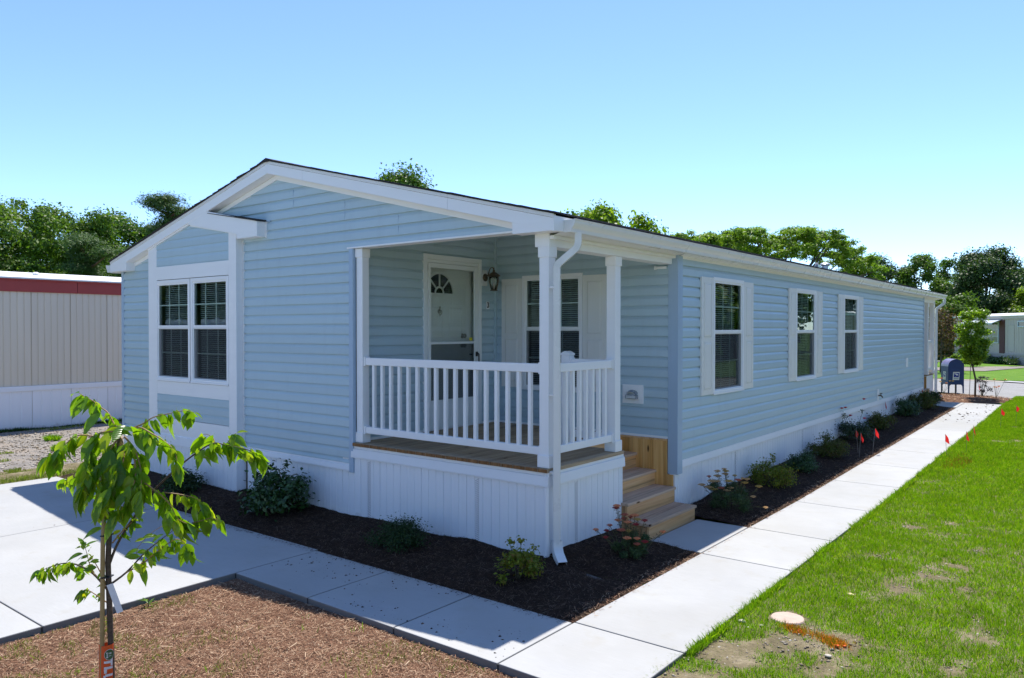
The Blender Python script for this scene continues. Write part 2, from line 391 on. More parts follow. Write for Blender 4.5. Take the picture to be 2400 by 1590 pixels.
# ---- skirting: ribbed panels under the whole house
def skirt_panel(fn,u,wd,z0,z1,vent=False):
    m=M(fn); n=3; g=wd/n; pts=[]
    for i in range(n):
        a=u+i*g; deep=.010 if i==0 else .006
        pts+=[(a+.001,.004-deep*.6),(a+.006,.010),(a+g*.5-.004,.010),(a+g*.5,.0085),(a+g*.5+.004,.010),(a+g-.006,.010)]
    pts.append((u+wd-.001,.004-.010*.6))
    vs=[(x,o,z) for x,o in pts for z in (z0,z1)]
    m.add(vs,[(2*i,2*i+2,2*i+3,2*i+1) for i in range(len(pts)-1)])
    p=mk('skirt_panel',m,SKIRT,skirt,rec=False)
    if vent:
        s=M(fn); z=z0+.06; a=u+g*1.1
        while z<z1-.05:
            for q in (0,.017,.034): s.add([(a+q,.0118,z+q*.5),(a+q+.012,.0118,z+.009+q*.5),(a+q+.012,.0118,z+.0135+q*.5),(a+q,.0118,z+.0045+q*.5)],[(0,1,2,3)])
            z+=.018
        o=mk('vent_slots',s,BLACKSLOT,skirt,rec=False); o['kind']='stuff'
BLACKSLOT=simple('vent_slot_shadow',(.05,.055,.06),.8)
skirt=empty('skirting'); skirt.parent=home
W_=.305
u=-.02
i=0
while u>-7.86:
    wd=min(W_,u+7.86)
    if wd<.05: break
    a=u-wd
    if not (-6.86<a+wd/2<-4.64): skirt_panel(F_FRONT,a,wd,-.08,.70 if a+wd>-2.56 else .56,vent=(i in (2,7)))
    u=a; i+=1
for k in range(7): skirt_panel(F_BAY,-6.85+k*.3143,.3143,-.08,.60)
u=.02; i=0
while u<1.30:
    wd=min(W_,1.325-u)
    skirt_panel(lambda u,o,z:(o,u,z),u,wd,-.08,.70,vent=(i==1)); u+=wd; i+=1
u=2.46; i=0
while u<16.6: skirt_panel(F_SIDE,u,min(W_,16.66-u),-.05,.53,vent=(i%9==5)); u+=W_; i+=1
# base rail and trims of the skirting
def trim(fn,u0,u1,z0,z1,o0=.0,o1=.03,name='skirt_trim',lip=True,parent=None):
    m=M(fn); m.add([(u0,o0,z0),(u1,o0,z0),(u0,o1,z0),(u1,o1,z0),(u0,o1+.002,z0+.015),(u1,o1+.002,z0+.015),(u0,o1-.004,z1-.035),(u1,o1-.004,z1-.035),(u0,o1-.016 if lip else o1,z1-.03),(u1,o1-.016 if lip else o1,z1-.03),(u0,o1-.018 if lip else o1,z1),(u1,o1-.018 if lip else o1,z1),(u0,o0,z1),(u1,o0,z1)],
      [(0,1,3,2),(2,3,5,4),(4,5,7,6),(6,7,9,8),(8,9,11,10),(10,11,13,12),(0,2,4,6,8,10,12),(1,3,5,7,9,11,13)])
    return mk(name,m,SKIRT,parent or skirt)
trim(F_FRONT,-7.86,-6.85,.535,.632); trim(F_FRONT,-4.655,-2.63,.535,.632)
trim(F_FRONT,-2.60,.032,.692,.822); trim(lambda u,o,z:(o,u,z),-.030,1.335,.692,.822)
trim(F_SIDE,2.515,16.60,.512,.636); trim(F_BAY,-6.86,-4.65,.50,.662,o1=.02)
for fn,a,b in ((F_FRONT,-4.655,.028),(lambda u,o,z:(o,u,z),-.025,1.33),(F_SIDE,2.45,16.66),(F_FRONT,-7.86,-6.85),(F_BAY,-6.86,-4.65)):
    m=M(fn); m.box(a,b,.0,.022,-.05,.045); m.box(a,b,.0,.030,-.05,.018); mk('base_rail',m,SKIRT,skirt,.002)
m=M(); m.lathe([(.028,0),(.028,.71)],.004,-.004,-.02,14); mk('skirt_corner',m,SKIRT,skirt,smooth=False)
m=M(); m.box(-4.656,-4.64,-.135,.0,-.05,.66); mk('skirt_return',m,SKIRT,skirt)
# ---- roof
roof=empty('roof'); roof.parent=home
m=M(); m.add([(RX,OV,RZ),(RE+.012,OV,roofz(RE)-.003),(RE+.012,YB,roofz(RE)-.003),(RX,YB,RZ),(RL-.02,OV,roofz(RL)-.004),(RL-.02,YB,roofz(RL)-.004)],[(0,1,2,3),(0,3,5,4)])
mk('roof_deck',m,SHING,roof,rec=False)
rr=random.Random(3)
m=M()
for sgn,xe,ze in ((1,RE,REZ),(-1,RL,RLZ)):
    Ls=abs(xe-RX); n=int(Ls/.14)
    for k in range(n+1):
        x0=RX+sgn*k*.14; x1=min(x0+.17,RE+.014) if sgn>0 else max(x0-.17,RL-.014)
        t=.004+rr.random()*.009; h=lambda x:roofz(x)
        yb=OV-.02-rr.random()*.012
        m.add([(x0,yb,h(x0)+.004),(x1,yb,h(x1)+.006),(x1,YB,h(x1)+.006),(x0,YB,h(x0)+.004),(x0,yb,h(x0)+.006+t*.3),(x1,yb,h(x1)+.010+t),(x1,YB,h(x1)+.010+t),(x0,YB,h(x0)+.006+t*.3)],
          [(0,3,2,1),(4,5,6,7),(0,1,5,4),(1,2,6,5),(3,0,4,7)])
m.add([(RX-.16,OV-.02,roofz(RX-.16)+.02),(RX,OV-.02,RZ+.032),(RX+.16,OV-.02,roofz(RX+.16)+.02),(RX-.16,YB,roofz(RX-.16)+.02),(RX,YB,RZ+.032),(RX+.16,YB,roofz(RX+.16)+.02)],[(0,1,4,3),(1,2,5,4),(0,2,1)])
mk('shingle_courses',m,SHING,roof,kind='stuff',rec=False)
# rake boards (white, with a drip edge strip on top)
def rake(xa,xb,depth,o0,o1,zoff,name,mat=TRIM):
    m=M(); q=[(xa,roofz(xa)+zoff),(xb,roofz(xb)+zoff),(xb,roofz(xb)+zoff-depth),(xa,roofz(xa)+zoff-depth)]
    m.prism(q,o0,o1,'y'); return mk(name,m,mat,roof,.002)
FA=OV; 
# rake in lengths that butt end to end
for a,b in ((RX,-3.28),(-3.28,-1.05),(-1.05,RE-.001)): rake(a+.001,b-.001,.112,FA,FA+.03,-.036,'rake_board'); rake(a+.001,b-.001,.034,FA-.006,FA+.03,.0,'drip_edge',GUT)
for a,b in ((RL,-5.6),(-5.6,RX)): rake(a+.001,b-.001,.112,FA,FA+.03,-.036,'rake_board'); rake(a+.001,b-.001,.034,FA-.006,FA+.03,.0,'drip_edge',GUT)
# level return boxes at the two eave corners
for a,b,zb in ((-.272,RE-.001,2.934),(RL+.001,-7.45,2.951)):
    m=M(); za,zc=roofz(a)-.10,roofz(b)-.10
    m.prism([(a,za),(b,zc),(b,zb),(a,zb)],FA+.0015,-.001,'y'); mk('rake_return',m,TRIM,roof,.002)
# rake soffit and frieze
for a,b in ((RX,-.27),(-7.45,RX)):
    m=M(); m.add([(a,FA+.03,roofz(a)-.140),(b,FA+.03,roofz(b)-.140),(b,.02,roofz(b)-.150),(a,.02,roofz(a)-.150)],[(0,1,2,3)]); mk('rake_soffit',m,TRIM,roof)
    m=M(); m.prism([(a,roofz(a)-.150),(b,roofz(b)-.150),(b,roofz(b)-.207),(a,roofz(a)-.207)],-.026,-.001,'y'); mk('frieze_board',m,TRIM,roof,.002)
# eave: fascia, soffit panels, gutter
for xe,s,x0 in ((RE,1,.07),(RL,-1,-7.87)):
    m=M(); m.box(*sorted((xe,xe-s*.02)),OV+.004,YB,2.935,3.062); mk('eave_fascia',m,TRIM,roof,.002)
y=0.001
while y<YB-.05:
    e=min(y+.61,YB); m=M(); z0,z1=2.905,2.938
    xi=.02 if y>16.6 or y<2.4 else .075
    nn=3
    for k in range(nn):
        ya=y+.001+k*(e-y)/nn; yb=y+(k+1)*(e-y)/nn-.003
        m.add([(xi,ya,z0),(.159,ya,z1),(.159,yb,z1),(xi,yb,z0)],[(0,1,2,3)])
    mk('soffit_panel',m,TRIM,roof,rec=False); y+=.61
m=M(); m.box(.06,.09,2.52,16.6,2.885,2.912); mk('frieze_board',m,TRIM,roof,.002)
def gutter(xe,s,ya,yb,zt=3.035):
    prof=[(0,0),(0,-.105),(.075,-.105),(.080,-.075),(.098,-.055),(.112,-.030),(.115,-.006),(.122,-.002),(.123,.005),(.102,.006),(.101,.001)]
    pr=[(xe+s*a,zt+b) for a,b in prof]; m=M(); n=len(pr)
    vs=[(x,ya,z) for x,z in pr]+[(x,yb,z) for x,z in pr]
    m.add(vs,[(i,i+1,n+i+1,n+i) for i in range(n-1)]+[tuple(range(n-1,-1,-1)),tuple(range(n,2*n))])
    return mk('gutter',m,GUT,roof)
gutter(RE+.001,1,.0,YB+.02); gutter(RL-.001,-1,-.16,YB,3.05)
# vents on the roof
m=M(); m.lathe([(.04,0),(.04,.28)],-2.0,14.62,3.50,10); mk('vent_pipe',m,simple('grey_pvc_pipe',(.32,.33,.34),.6),roof,smooth=True)
m=M(); m.lathe([(.075,0),(.075,.22),(.075,.25),(.14,.27),(.14,.285),(.09,.325),(.03,.34)],-2.0,15.35,3.50,16); mk('vent_cap',m,simple('galvanised_steel',(.55,.57,.6),.35,metal=.6),roof)
# ---- porch ceiling, header beam
m=M(); m.prism([(-2.60,roofz(-2.6)-.12),(-.02,roofz(-.02)-.12),(-.02,roofz(-.02)-.10),(-2.6,roofz(-2.6)-.10)],.10,2.41,'y'); mk('porch_ceiling',m,TRIM,home)
m=M(); m.add([(-2.60,.10,2.967),(-.02,.10,2.967),(-.02,.10,roofz(-.02)-.1),(-2.6,.10,roofz(-2.6)-.1)],[(0,1,2,3)]); mk('porch_gable_lining',m,TRIM,home,rec=False)
m=M(); m.box(-2.66,-.14,-.030,.118,2.966,2.984); mk('header_edge_trim',m,TRIM,home,.002)
m=M(); m.box(-.130,.028,-.002,2.39,2.822,2.960); mk('porch_beam',m,TRIM,home,.003)
m=M(); m.box(.028,.075,.0,2.39,2.885,2.915); mk('porch_beam_ledge',m,TRIM,home,.003)
# ---- bay window box with its own little roof
bay=empty('bay_window'); bay.parent=home
def bframe(u0,u1,z0,z1,name='bay_frame_board',o=.012): m=M(F_BAY); m.box(u0,u1,-.02,o,z0,z1); return mk(name,m,TRIM,bay,.002)
m=M(F_BAY); m.prism([(-6.85,.664),(-6.618,.664),(-6.618,roofz(-6.618)-.146),(-6.85,roofz(-6.85)-.146)],-.02,.012,'y'); mk('bay_frame_board',m,TRIM,bay,.002)
m=M(F_BAY); m.prism([(-4.818,.664),(-4.652,.664),(-4.652,3.30),(-4.818,3.322)],-.02,.012,'y'); mk('bay_frame_board',m,TRIM,bay,.002)
bframe(-6.617,-4.819,2.775,2.958); bframe(-6.617,-4.819,1.192,1.372); bframe(-6.617,-4.819,.664,.863)
m=M(); m.box(-4.668,-4.655,-.108,.0,.664,3.23); mk('bay_side',m,TRIM,bay); m=M(); m.box(-4.650,-4.636,-.03,.0,.664,3.21); mk('bay_edge_strip',m,TRIM,bay)
m=M(); m.box(-6.852,-6.838,-.108,0,.0,3.20); mk('bay_side',m,TRIM,bay)
def bz(x): return roofz(x)-.150 if x<-5.72 else 3.473-(x+5.72)*.168
siding(bay,F_BAY,lambda z:max(-6.62,roofx_l(z+.152)),lambda z:min(-4.815,-5.72+(3.473-.012-z)/.168),2.955,3.47,.1134,2.972,dep=.5)
siding(bay,F_BAY,lambda z:-6.62,lambda z:-4.815,.86,1.195,.1134,.869,dep=.5)
m=M(F_BAY)
m.add([(-5.72,.018,3.478),(-4.81,.018,3.478-.91*.168),(-4.81,.018,3.455-.91*.168),(-5.72,.018,3.455),(-5.72,-.01,3.478),(-4.81,-.01,3.478-.91*.168),(-4.81,-.01,3.455-.91*.168),(-5.72,-.01,3.455)],[(0,1,2,3),(3,2,6,7)])
mk('bay_lip',m,TRIM,bay,rec=False)
# bay roof fascia: from the rake down to its own return box
def bt(x): return 3.588-(x+5.313)*.1735
m=M(); m.prism([(-5.27,roofz(-5.27)-.147),(-4.164,bt(-4.164)),(-4.164,3.208),(-4.60,3.208),(-4.60,3.262),(-5.70,3.468),(-5.74,roofz(-5.74)-.149)],-.1478,-.112,'y'); mk('bay_roof_fascia',m,TRIM,bay,.001)
m=M(); m.prism([(-6.85,roofz(-6.85)-.1485),(-5.74,roofz(-5.74)-.1485),(-5.74,roofz(-5.74)-.170),(-6.85,roofz(-6.85)-.170)],-.135,-.100,'y'); mk('bay_lip',m,TRIM,bay)
m=M(); m.prism([(-5.313,bt(-5.313)),(-4.164,bt(-4.164)),(-4.164,3.208),(-4.60,3.208),(-4.60,3.248),(-5.313,3.39)],-.112,-.001,'y'); mk('bay_roof_box',m,TRIM,bay)
m=M(); m.add([(-5.25,-.155,bt(-5.25)+.002),(-4.145,-.165,bt(-4.14)+.003),(-4.145,.0,bt(-4.14)+.02),(-5.25,.0,bt(-5.25)+.02),(-5.25,-.155,bt(-5.25)+.008),(-4.145,-.165,bt(-4.14)+.014),(-4.145,.0,bt(-4.14)+.030),(-5.25,.0,bt(-5.25)+.026)],[(0,3,2,1),(4,5,6,7),(0,1,5,4),(1,2,6,5)]); mk('bay_shingle',m,SHING,bay)
m=M(); m.prism([(-4.9,3.535),(-4.08,3.40),(-4.08,3.385),(-4.9,3.52)],-.030,-.001,'y'); mk('roof_flashing',m,POSTBLUE,bay)
m=M(); m.box(-4.163,-4.145,-.03,-.0,3.20,3.39); mk('bay_edge_strip',m,TRIM,bay)
# ---- windows
def window(fn,w,parent,o=0.,cols=3,rows=2,lite=True,valance=False,side=1):
    u0,u1,z0,z1=w; W=empty('window'); W.parent=parent
    fo=o+.026; zm=z0+(z1-z0)*.525
    m=M(fn); e=.045
    for b in ((u0,u1,z1-e,z1),(u0,u1,z0,z0+e),(u0,u0+e,z0+e,z1-e),(u1-e,u1,z0+e,z1-e)): m.box(b[0],b[1],o-.045,fo,b[2],b[3])
    m.box(u0,u1,fo,fo+.008,z0-.004,z0+.018)
    mk('window_frame',m,TRIM,W,.002)
    # upper sash (outer) and lower sash (set back)
    for k,(za,zb,oo) in enumerate(((zm,z1-e,o+.004),(z0+e,zm,o-.02))):
        m=M(fn); t=.024
        ta=.036 if k==0 else t; tb=t if k==0 else .02
        for b in ((u0+e,u1-e,zb-tb,zb),(u0+e,u1-e,za,za+ta),(u0+e,u0+e+t,za+ta,zb-tb),(u1-e-t,u1-e,za+ta,zb-tb)): m.box(b[0],b[1],oo-.02,oo+.012,b[2],b[3])
        S=mk('sash',m,TRIM,W,.0015)
        a,b,c,d=u0+e+t,u1-e-t,za+ta,zb-tb
        m=M(fn); m.quad((a,oo,c),(b,oo,c),(b,oo,d),(a,oo,d)); mk('pane',m,GLASS,W,rec=False)
        m=M(fn)
        for i in range(1,cols): x=a+(b-a)*i/cols; m.box(x-.0085,x+.0085,oo-.012,oo-.006,c,d)
        for i in range(1,rows): z=c+(d-c)*i/rows; m.box(a,b,oo-.0125,oo-.0055,z-.0085,z+.0085)
        mk('muntins',m,MUNT,W)
    m=M(fn); m.quad((u0+e+.004,o+.006,z0+e+.004),(u1-e-.004,o+.006,z0+e+.004),(u1-e-.004,o+.006,zm-.006),(u0+e+.004,o+.006,zm-.006)); mk('insect_screen',m,SCREEN,W,rec=False)
    m=M(fn); t=.012
    for b in ((u0+e,u1-e,zm-t,zm-.002),(u0+e,u1-e,z0+e,z0+e+t),(u0+e,u0+e+t,z0+e+t,zm-t),(u1-e-t,u1-e,z0+e+t,zm-t)): m.box(b[0],b[1],o+.002,o+.010,b[2],b[3])
    mk('screen_frame',m,MUNT,W)
    m=M(fn); z=z0+.03; bo=o-.085
    rb=random.Random(int(abs(u0)*100))
    while z<z1-.05:
        tl=.006+rb.uniform(-.001,.001)
        m.add([(u0+.07,bo-.011,z+tl),(u1-.07,bo-.011,z+tl),(u1-.07,bo+.011,z-tl),(u0+.07,bo+.011,z-tl),(u0+.07,bo+.011,z-tl-.0015),(u1-.07,bo+.011,z-tl-.0015)],[(0,1,2,3),(3,2,5,4)]); z+=.0262
    m.box(u0+.06,u1-.06,bo-.02,bo+.02,z1-.06,z1-.025)
    for q in (.25,.75): x=u0+(u1-u0)*q; m.box(x-.001,x+.001,bo+.012,bo+.014,z0+.03,z1-.05)
    mk('blind',m,BLIND,W,rec=False)
    if valance:
        m=M(fn); n=14; vs=[]; rv=random.Random(5+int(-u0*10))
        for i in range(n+1):
            x=u0+.10+(u1-u0-.20)*i/n; zc=zm+.075+.012*math.sin(i*1.1)
            for q in range(7):
                t=math.pi*q/6; vs.append((x,o-.09+.03*math.sin(t)+rv.uniform(-.003,.003),zc-.045*math.cos(t)+rv.uniform(-.004,.004)))
        m.add(vs,[(i*7+q,(i+1)*7+q,(i+1)*7+q+1,i*7+q+1) for i in range(n) for q in range(6)]); mk('rolled_curtain',m,FABRIC,W,rec=False,smooth=True)
    return W
for w in WIN_BAY: window(F_BAY,w,home,o=-.008,valance=True)
window(F_PB,WIN_B,home,o=.012)
for w in WIN_SIDE: window(F_SIDE,w,home,o=.014)
def shutter(fn,u0,u1,z0,z1):
    S=M(fn); S.box(u0,u1,.014,.040,z0,z1)
    o=mk('shutter',S,SHUT,home,.003); zm=z0+(z1-z0)*.465; e=.052*(u1-u0)/.33+.02
    for a,b in ((z0+.075,zm-.035),(zm+.045,z1-.08)):
        m=M(fn); ww=.014; u_,v_=u0+e,u1-e
        # raised panel: sunk groove ring and a bevelled field
        m.add([(u_,.0415,a),(v_,.0415,a),(v_,.0415,b),(u_,.0415,b),(u_+ww,.047,a+ww),(v_-ww,.047,a+ww),(v_-ww,.047,b-ww),(u_+ww,.047,b-ww)],[(0,1,5,4),(1,2,6,5),(2,3,7,6),(3,0,4,7),(4,5,6,7)])
        m.box(u_-.008,u_-.002,.040,.045,a-.008,b+.008); m.box(v_+.002,v_+.008,.040,.045,a-.008,b+.008); m.box(u_-.008,v_+.008,.040,.0455,b+.002,b+.010); m.box(u_-.008,v_+.008,.040,.0455,a-.010,a-.002)
        mk('raised_panel',m,SHUT,o)
    m=M(fn)
    for x in (u0+.03,u1-.03):
        for z in (z0+.06,zm,z1-.06): m.box(x-.004,x+.004,.040,.0425,z-.004,z+.004)
    mk('screw_head',m,SHUT,o)
for (a,b),(c,d) in (((3.005,3.345),(4.329,4.665)),((6.13,6.451),(7.467,7.81)),((8.765,9.126),(10.12,10.475))):
    shutter(F_SIDE,a,b,1.30,2.715); shutter(F_SIDE,c,d,1.30,2.715)
shutter(F_PB,-2.43,-2.094,1.335,2.748); shutter(F_PB,-1.161,-.825,1.335,2.748)
# ---- front door with storm door
dr=empty('front_door'); dr.parent=home
y0,y1,z0,z1=DOOR
m=M(F_PD)
m.box(y0,y0+.055,-.03,.034,z0,z1); m.box(y1-.055,y1,-.03,.034,z0,z1); m.box(y0+.055,y1-.055,-.03,.034,z1-.06,z1)
m.box(y0+.055,y1-.055,-.03,.02,z1-.10,z1-.06); m.box(y0+.055,y0+.075,-.03,.024,z0,z1-.1); m.box(y1-.075,y1-.055,-.03,.024,z0,z1-.1)
mk('door_frame',m,DOORM,dr,.003)
sa,sb,sz0,sz1=y0+.078,y1-.078,.875,z1-.104
ga,gb=sa+.045,sb-.065
m=M(F_PD)
m.box(sa,ga,.004,.03,sz0,sz1); m.box(gb,sb,.004,.03,sz0,sz1); m.box(ga,gb,.004,.03,2.835,sz1); m.box(ga,gb,.004,.03,1.905,1.935); m.box(ga,gb,.004,.028,sz0,1.205)
sd_=empty('storm_door'); sd_.parent=home; mk('door_frame',m,DOORM,sd_,.003)
m=M(F_PD); m.box(ga+.02,gb-.02,.028,.031,.93,1.17); mk('kick_panel',m,DOORM,sd_,.002)
m=M(F_PD); m.box(ga-.005,gb+.005,.026,.034,1.2,1.225); mk('glass_bead',m,DOORM,sd_,.002)
for a,b,mt,nm in ((1.935,2.835,DGLASS,'glass'),(1.225,1.905,DGLASS,'glass')):
    m=M(F_PD); m.quad((ga,.018,a),(gb,.018,a),(gb,.018,b),(ga,.018,b)); mk(nm,m,mt,sd_,rec=False)
m=M(F_PD); m.quad((ga,.022,1.225),(gb,.022,1.225),(gb,.022,1.905),(ga,.022,1.905)); mk('insect_screen',m,SCREEN,sd_,rec=False)
m=M(F_PD)
for z in (2.62,1.96,1.50,.98): m.box(sa-.012,sa+.004,.024,.038,z-.05,z+.05)
mk('hinge',m,DOORM,sd_)
m=M(F_PD); m.box(sb-.045,sb-.012,.03,.045,1.74,1.80); m.tube([(sb-.03,.045,1.79),(sb-.03,.075,1.77),(sb-.03,.075,1.68),(sb-.028,.06,1.645)],.009,8); m.box(sb-.14,sb-.09,.005,.016,1.76,1.775); mk('handle',m,BLACK,sd_,.002)
# inner door slab with fan light
m=M(F_PD); m.box(y0+.05,y1-.05,-.075,-.045,.87,2.90); slab=mk('door_slab',m,DOORM,dr)
for a,b in ((1.20,1.44),(1.56,1.80)):
    for c,d in ((1.98,2.36),(1.02,1.85)):
        m=M(F_PD); ww=.02
        m.add([(a,-.0445,c),(b,-.0445,c),(b,-.0445,d),(a,-.0445,d),(a+ww,-.038,c+ww),(b-ww,-.038,c+ww),(b-ww,-.038,d-ww),(a+ww,-.038,d-ww)],[(0,1,5,4),(1,2,6,5),(2,3,7,6),(3,0,4,7),(4,5,6,7)]); mk('raised_panel',m,DOORM,dr)
fy,fz,fr=1.375,2.535,.235
def ring(m,r0,r1,o0,o1,n=28):
    vs=[]
    for i in range(n+1):
        t=math.pi*i/n
        for r_,o in ((r0,o0),(r0,o1),(r1,o1),(r1,o0)): vs.append((fy+r_*math.cos(t),o,fz+r_*math.sin(t)))
    m.add(vs,[(i*4+k,(i+1)*4+k,(i+1)*4+k+1,i*4+k+1) for i in range(n) for k in range(3)])
m=M(F_PD); ring(m,fr,fr+.035,-.047,-.030); ring(m,.062,.085,-.047,-.034)
m.box(fy-fr-.035,fy+fr+.035,-.047,-.030,fz-.035,fz)
for t in (45,90,135):
    c,s=math.cos(R(t)),math.sin(R(t)); a=Vector((fy+.075*c,-.036,fz+.075*s)); b=Vector((fy+fr*c,-.036,fz+fr*s)); m.tube([a,b],.011,6)
mk('fan_light_frame',m,DOORM,dr)
m=M(F_PD); m.add([(fy,-.043,fz)]+[(fy+fr*math.cos(math.pi*i/24),-.043,fz+fr*math.sin(math.pi*i/24)) for i in range(25)],[(0,i,i+1) for i in range(1,25)])
mk('fan_light_glass',m,simple('dark_door_glass',(.03,.035,.038),.06,.3,3,spec=.8),dr,rec=False)
m=M(F_PD); m.lathe([(.024,0),(.028,.006),(.02,.014)],1.372,2.30,0,12); 
m=M(); kx,ky,kz=-2.565-.045,1.372,2.31
m.lathe([(.026,0),(.03,.006),(.022,.016),(.006,.02)],kx,ky,kz+.0,14,ax='x'); m.tube([(kx+.02,ky,kz+.06),(kx+.02,ky,kz+.03)],.007,6)
m.tube([(kx+.026,ky-.028*math.sin(t),kz-.012-.03*math.cos(t)+.0) for t in [i*math.pi*2/12 for i in range(13)]],.004,6); m.tube([(kx+.02,ky,kz-.04),(kx+.02,ky,kz-.055)],.006,6)
mk('door_knocker',m,STEEL,dr,smooth=True)
for z in (2.005,1.885):
    m=M(); m.lathe([(.030,0),(.030,.006),(.012,.010),(.012,.03),(.026,.036),(.030,.048),(.022,.058),(.0,.060)],-2.565-.045,1.80,z,14,ax='x'); mk('door_knob',m,STEEL,dr,smooth=True)
m=M(F_PD); m.box(1.868,1.925,.0185,.0195,1.945,1.985); mk('warning_sticker',m,YEL,sd_)
# house number plate
def text(s,size,loc,rot,mat,parent,name,ext=.001,bold=0):
    cu=bpy.data.curves.new(name,'FONT'); cu.body=s; cu.size=size; cu.extrude=ext; cu.offset=bold; cu.align_x='CENTER'; cu.align_y='CENTER'
    o=bpy.data.objects.new(name,cu); C.objects.link(o); o.data.materials.append(mat)
    me=bpy.data.meshes.new_from_object(o); me.name=name; bpy.data.objects.remove(o); o=bpy.data.objects.new(name,me); C.objects.link(o)
    o.rotation_euler=rot; o.location=Vector(loc)-origin(parent); o.parent=parent; return o
m=M(F_PD); m.box(2.205,2.262,.018,.027,2.355,2.452); npl=mk('number_plate',m,simple('plate_white',(.82,.82,.8),.4),home,.001)
text('3',.098,(-2.565+.0282,2.234,2.404),(R(90),0,R(90)),BLACK,npl,'house_number',.0005,.003)
# wall lantern beside the door
lan=empty('wall_lantern'); lan.parent=home
m=M(F_PD); m.box(2.115,2.215,.012,.034,2.655,2.862); mk('mounting_block',m,TRIM,lan,.003)
lx,ly=-2.565,2.165
m=M(); m.lathe([(.05,0),(.052,.008),(.035,.02),(.012,.03)],lx+.034,ly,2.765,14,ax='x'); mk('back_plate',m,BRONZE,lan,smooth=True)
m=M(); m.tube([(lx+.05,ly,2.77),(lx+.09,ly,2.80),(lx+.105,ly,2.85),(lx+.13,ly,2.888),(lx+.165,ly,2.890),(lx+.182,ly,2.862)],[.010,.009,.007,.007,.007,.008],8)
m.lathe([(.0,.10),(.008,.09),(.005,.078),(.012,.07),(.018,.055),(.014,.045),(.030,.035),(.045,.028),(.078,.0),(.088,-.012),(.070,-.022)],lx+.182,ly,2.79,12); mk('lantern_top',m,BRONZE,lan,smooth=False)
m=M(); 
for k in range(6):
    t=k*math.pi/3; c,s=math.cos(t),math.sin(t); m.tube([(lx+.182+.066*c,ly+.066*s,2.772),(lx+.182+.070*c,ly+.070*s,2.72),(lx+.182+.040*c,ly+.040*s,2.60)],.0035,5)
m.lathe([(.052,0),(.050,.008),(.036,.014)],lx+.182,ly,2.588,12); mk('lantern_cage',m,BRONZE,lan)
m=M(); m.lathe([(.036,0),(.062,.10),(.062,.165)],lx+.182,ly,2.603,12); mk('lantern_glass',m,glass_mat('lantern_glass',(.9,.9,.86),.05),lan,smooth=True)
m=M(); m.lathe([(.010,0),(.012,.03),(.009,.06),(.002,.075)],lx+.182,ly,2.61,8); mk('bulb',m,TRIM,lan,smooth=True)
# exhaust vent on the porch back wall, small sensor under the beam, outlet covers and tap on the long side
ev=empty('dryer_vent'); ev.parent=home
m=M(F_PB); m.box(-.607,-.333,.012,.033,1.224,1.443); mk('vent_plate',m,TRIM,ev,.003)
m=M(F_PB); m.box(-.578,-.362,.033,.036,1.252,1.415); m.box(-.560,-.380,.036,.038,1.268,1.40); mk('vent_rim',m,TRIM,ev,.002)
m=M(F_PB); vs=[]
for i in range(9):
    t=math.pi*i/8; vs+=[(-.470+.075*math.cos(t),.036,1.335+.05*math.sin(t)),(-.470+.060*math.cos(t),.085,1.325+.035*math.sin(t))]
m.add(vs,[(2*i,2*i+2,2*i+3,2*i+1) for i in range(8)]); m.box(-.545,-.395,.036,.084,1.280,1.325)
mk('vent_hood',m,simple('clear_grey_plastic',(.26,.29,.33),.18,.5,30,.6,40,spec=.8),ev,.003)
m=M(F_PB); m.box(-.530,-.410,.084,.088,1.288,1.318); mk('vent_flap',m,simple('pale_plastic',(.6,.63,.66),.3),ev)
m=M(F_PB); m.box(-.165,-.04,.014,.045,2.775,2.802); m.box(-.19,-.165,.014,.05,2.768,2.808); mk('outlet_box',m,TRIM,home,.003)
m=M(F_SIDE); m.box(14.46,14.66,.014,.04,1.19,1.41); mk('outlet_cover',m,TRIM,home,.003)
tap=empty('garden_tap'); tap.parent=home
m=M(F_SIDE); m.box(11.68,11.82,.014,.034,.60,.84); mk('tap_plate',m,TRIM,tap,.003)
m=M(); m.tube([(.10,11.75,.71),(.16,11.75,.71),(.19,11.75,.67)],.014,8); m.tube([(.15,11.75,.71),(.155,11.75,.75)],.008,6); m.lathe([(.03,0),(.032,.006),(.02,.012)],.155,11.75,.75,8); mk('tap_body',m,BRONZE,tap,smooth=True)
# ---- porch deck
deck=empty('porch_deck'); deck.parent=home
x=-2.562; ri=random.Random(2)
DT=.856
while x<.03:
    wdt=min(.1385,.034-x)
    if wdt<.02: break
    xe=x+wdt-.006; y1=2.405 if x<-.64 else 1.322
    m=M(); m.box(x,xe,-.032-ri.random()*.006,y1,DT-.034-ri.random()*.002,DT-ri.random()*.002); mk('deck_board',m,WOODY,deck,.004); x+=.1385
m=M(); m.box(-2.56,.0,-.001,.03,.80,.822); m.box(-.03,.0,.03,1.315,.80,.822); mk('rim_joist',m,WOODX,deck)
m=M(); m.box(-2.55,-.03,.03,1.30,.70,.8); mk('joists',m,WOODX,deck)
m=M(); m.box(-2.55,-.66,1.32,2.4,.70,.8); mk('joists',m,WOODX,deck)
# thin dark cut ends seen on the front edge
m=M()
x=-2.562
while x<.0: m.box(x+.002,min(x+.130,.03),-.0415,-.0385,DT-.033,DT-.002); x+=.1385
mk('board_ends',m,ENDGR,deck)
m=M(); m.box(-2.56,-2.548,.14,2.385,DT+.001,.882); m.box(-2.545,-.64,2.392,2.404,DT+.001,.882); mk('base_strip',m,TRIM,deck)
m=M(); m.box(-.655,-.024,2.380,2.404,.848,.874); mk('base_strip',m,TRIM,deck)
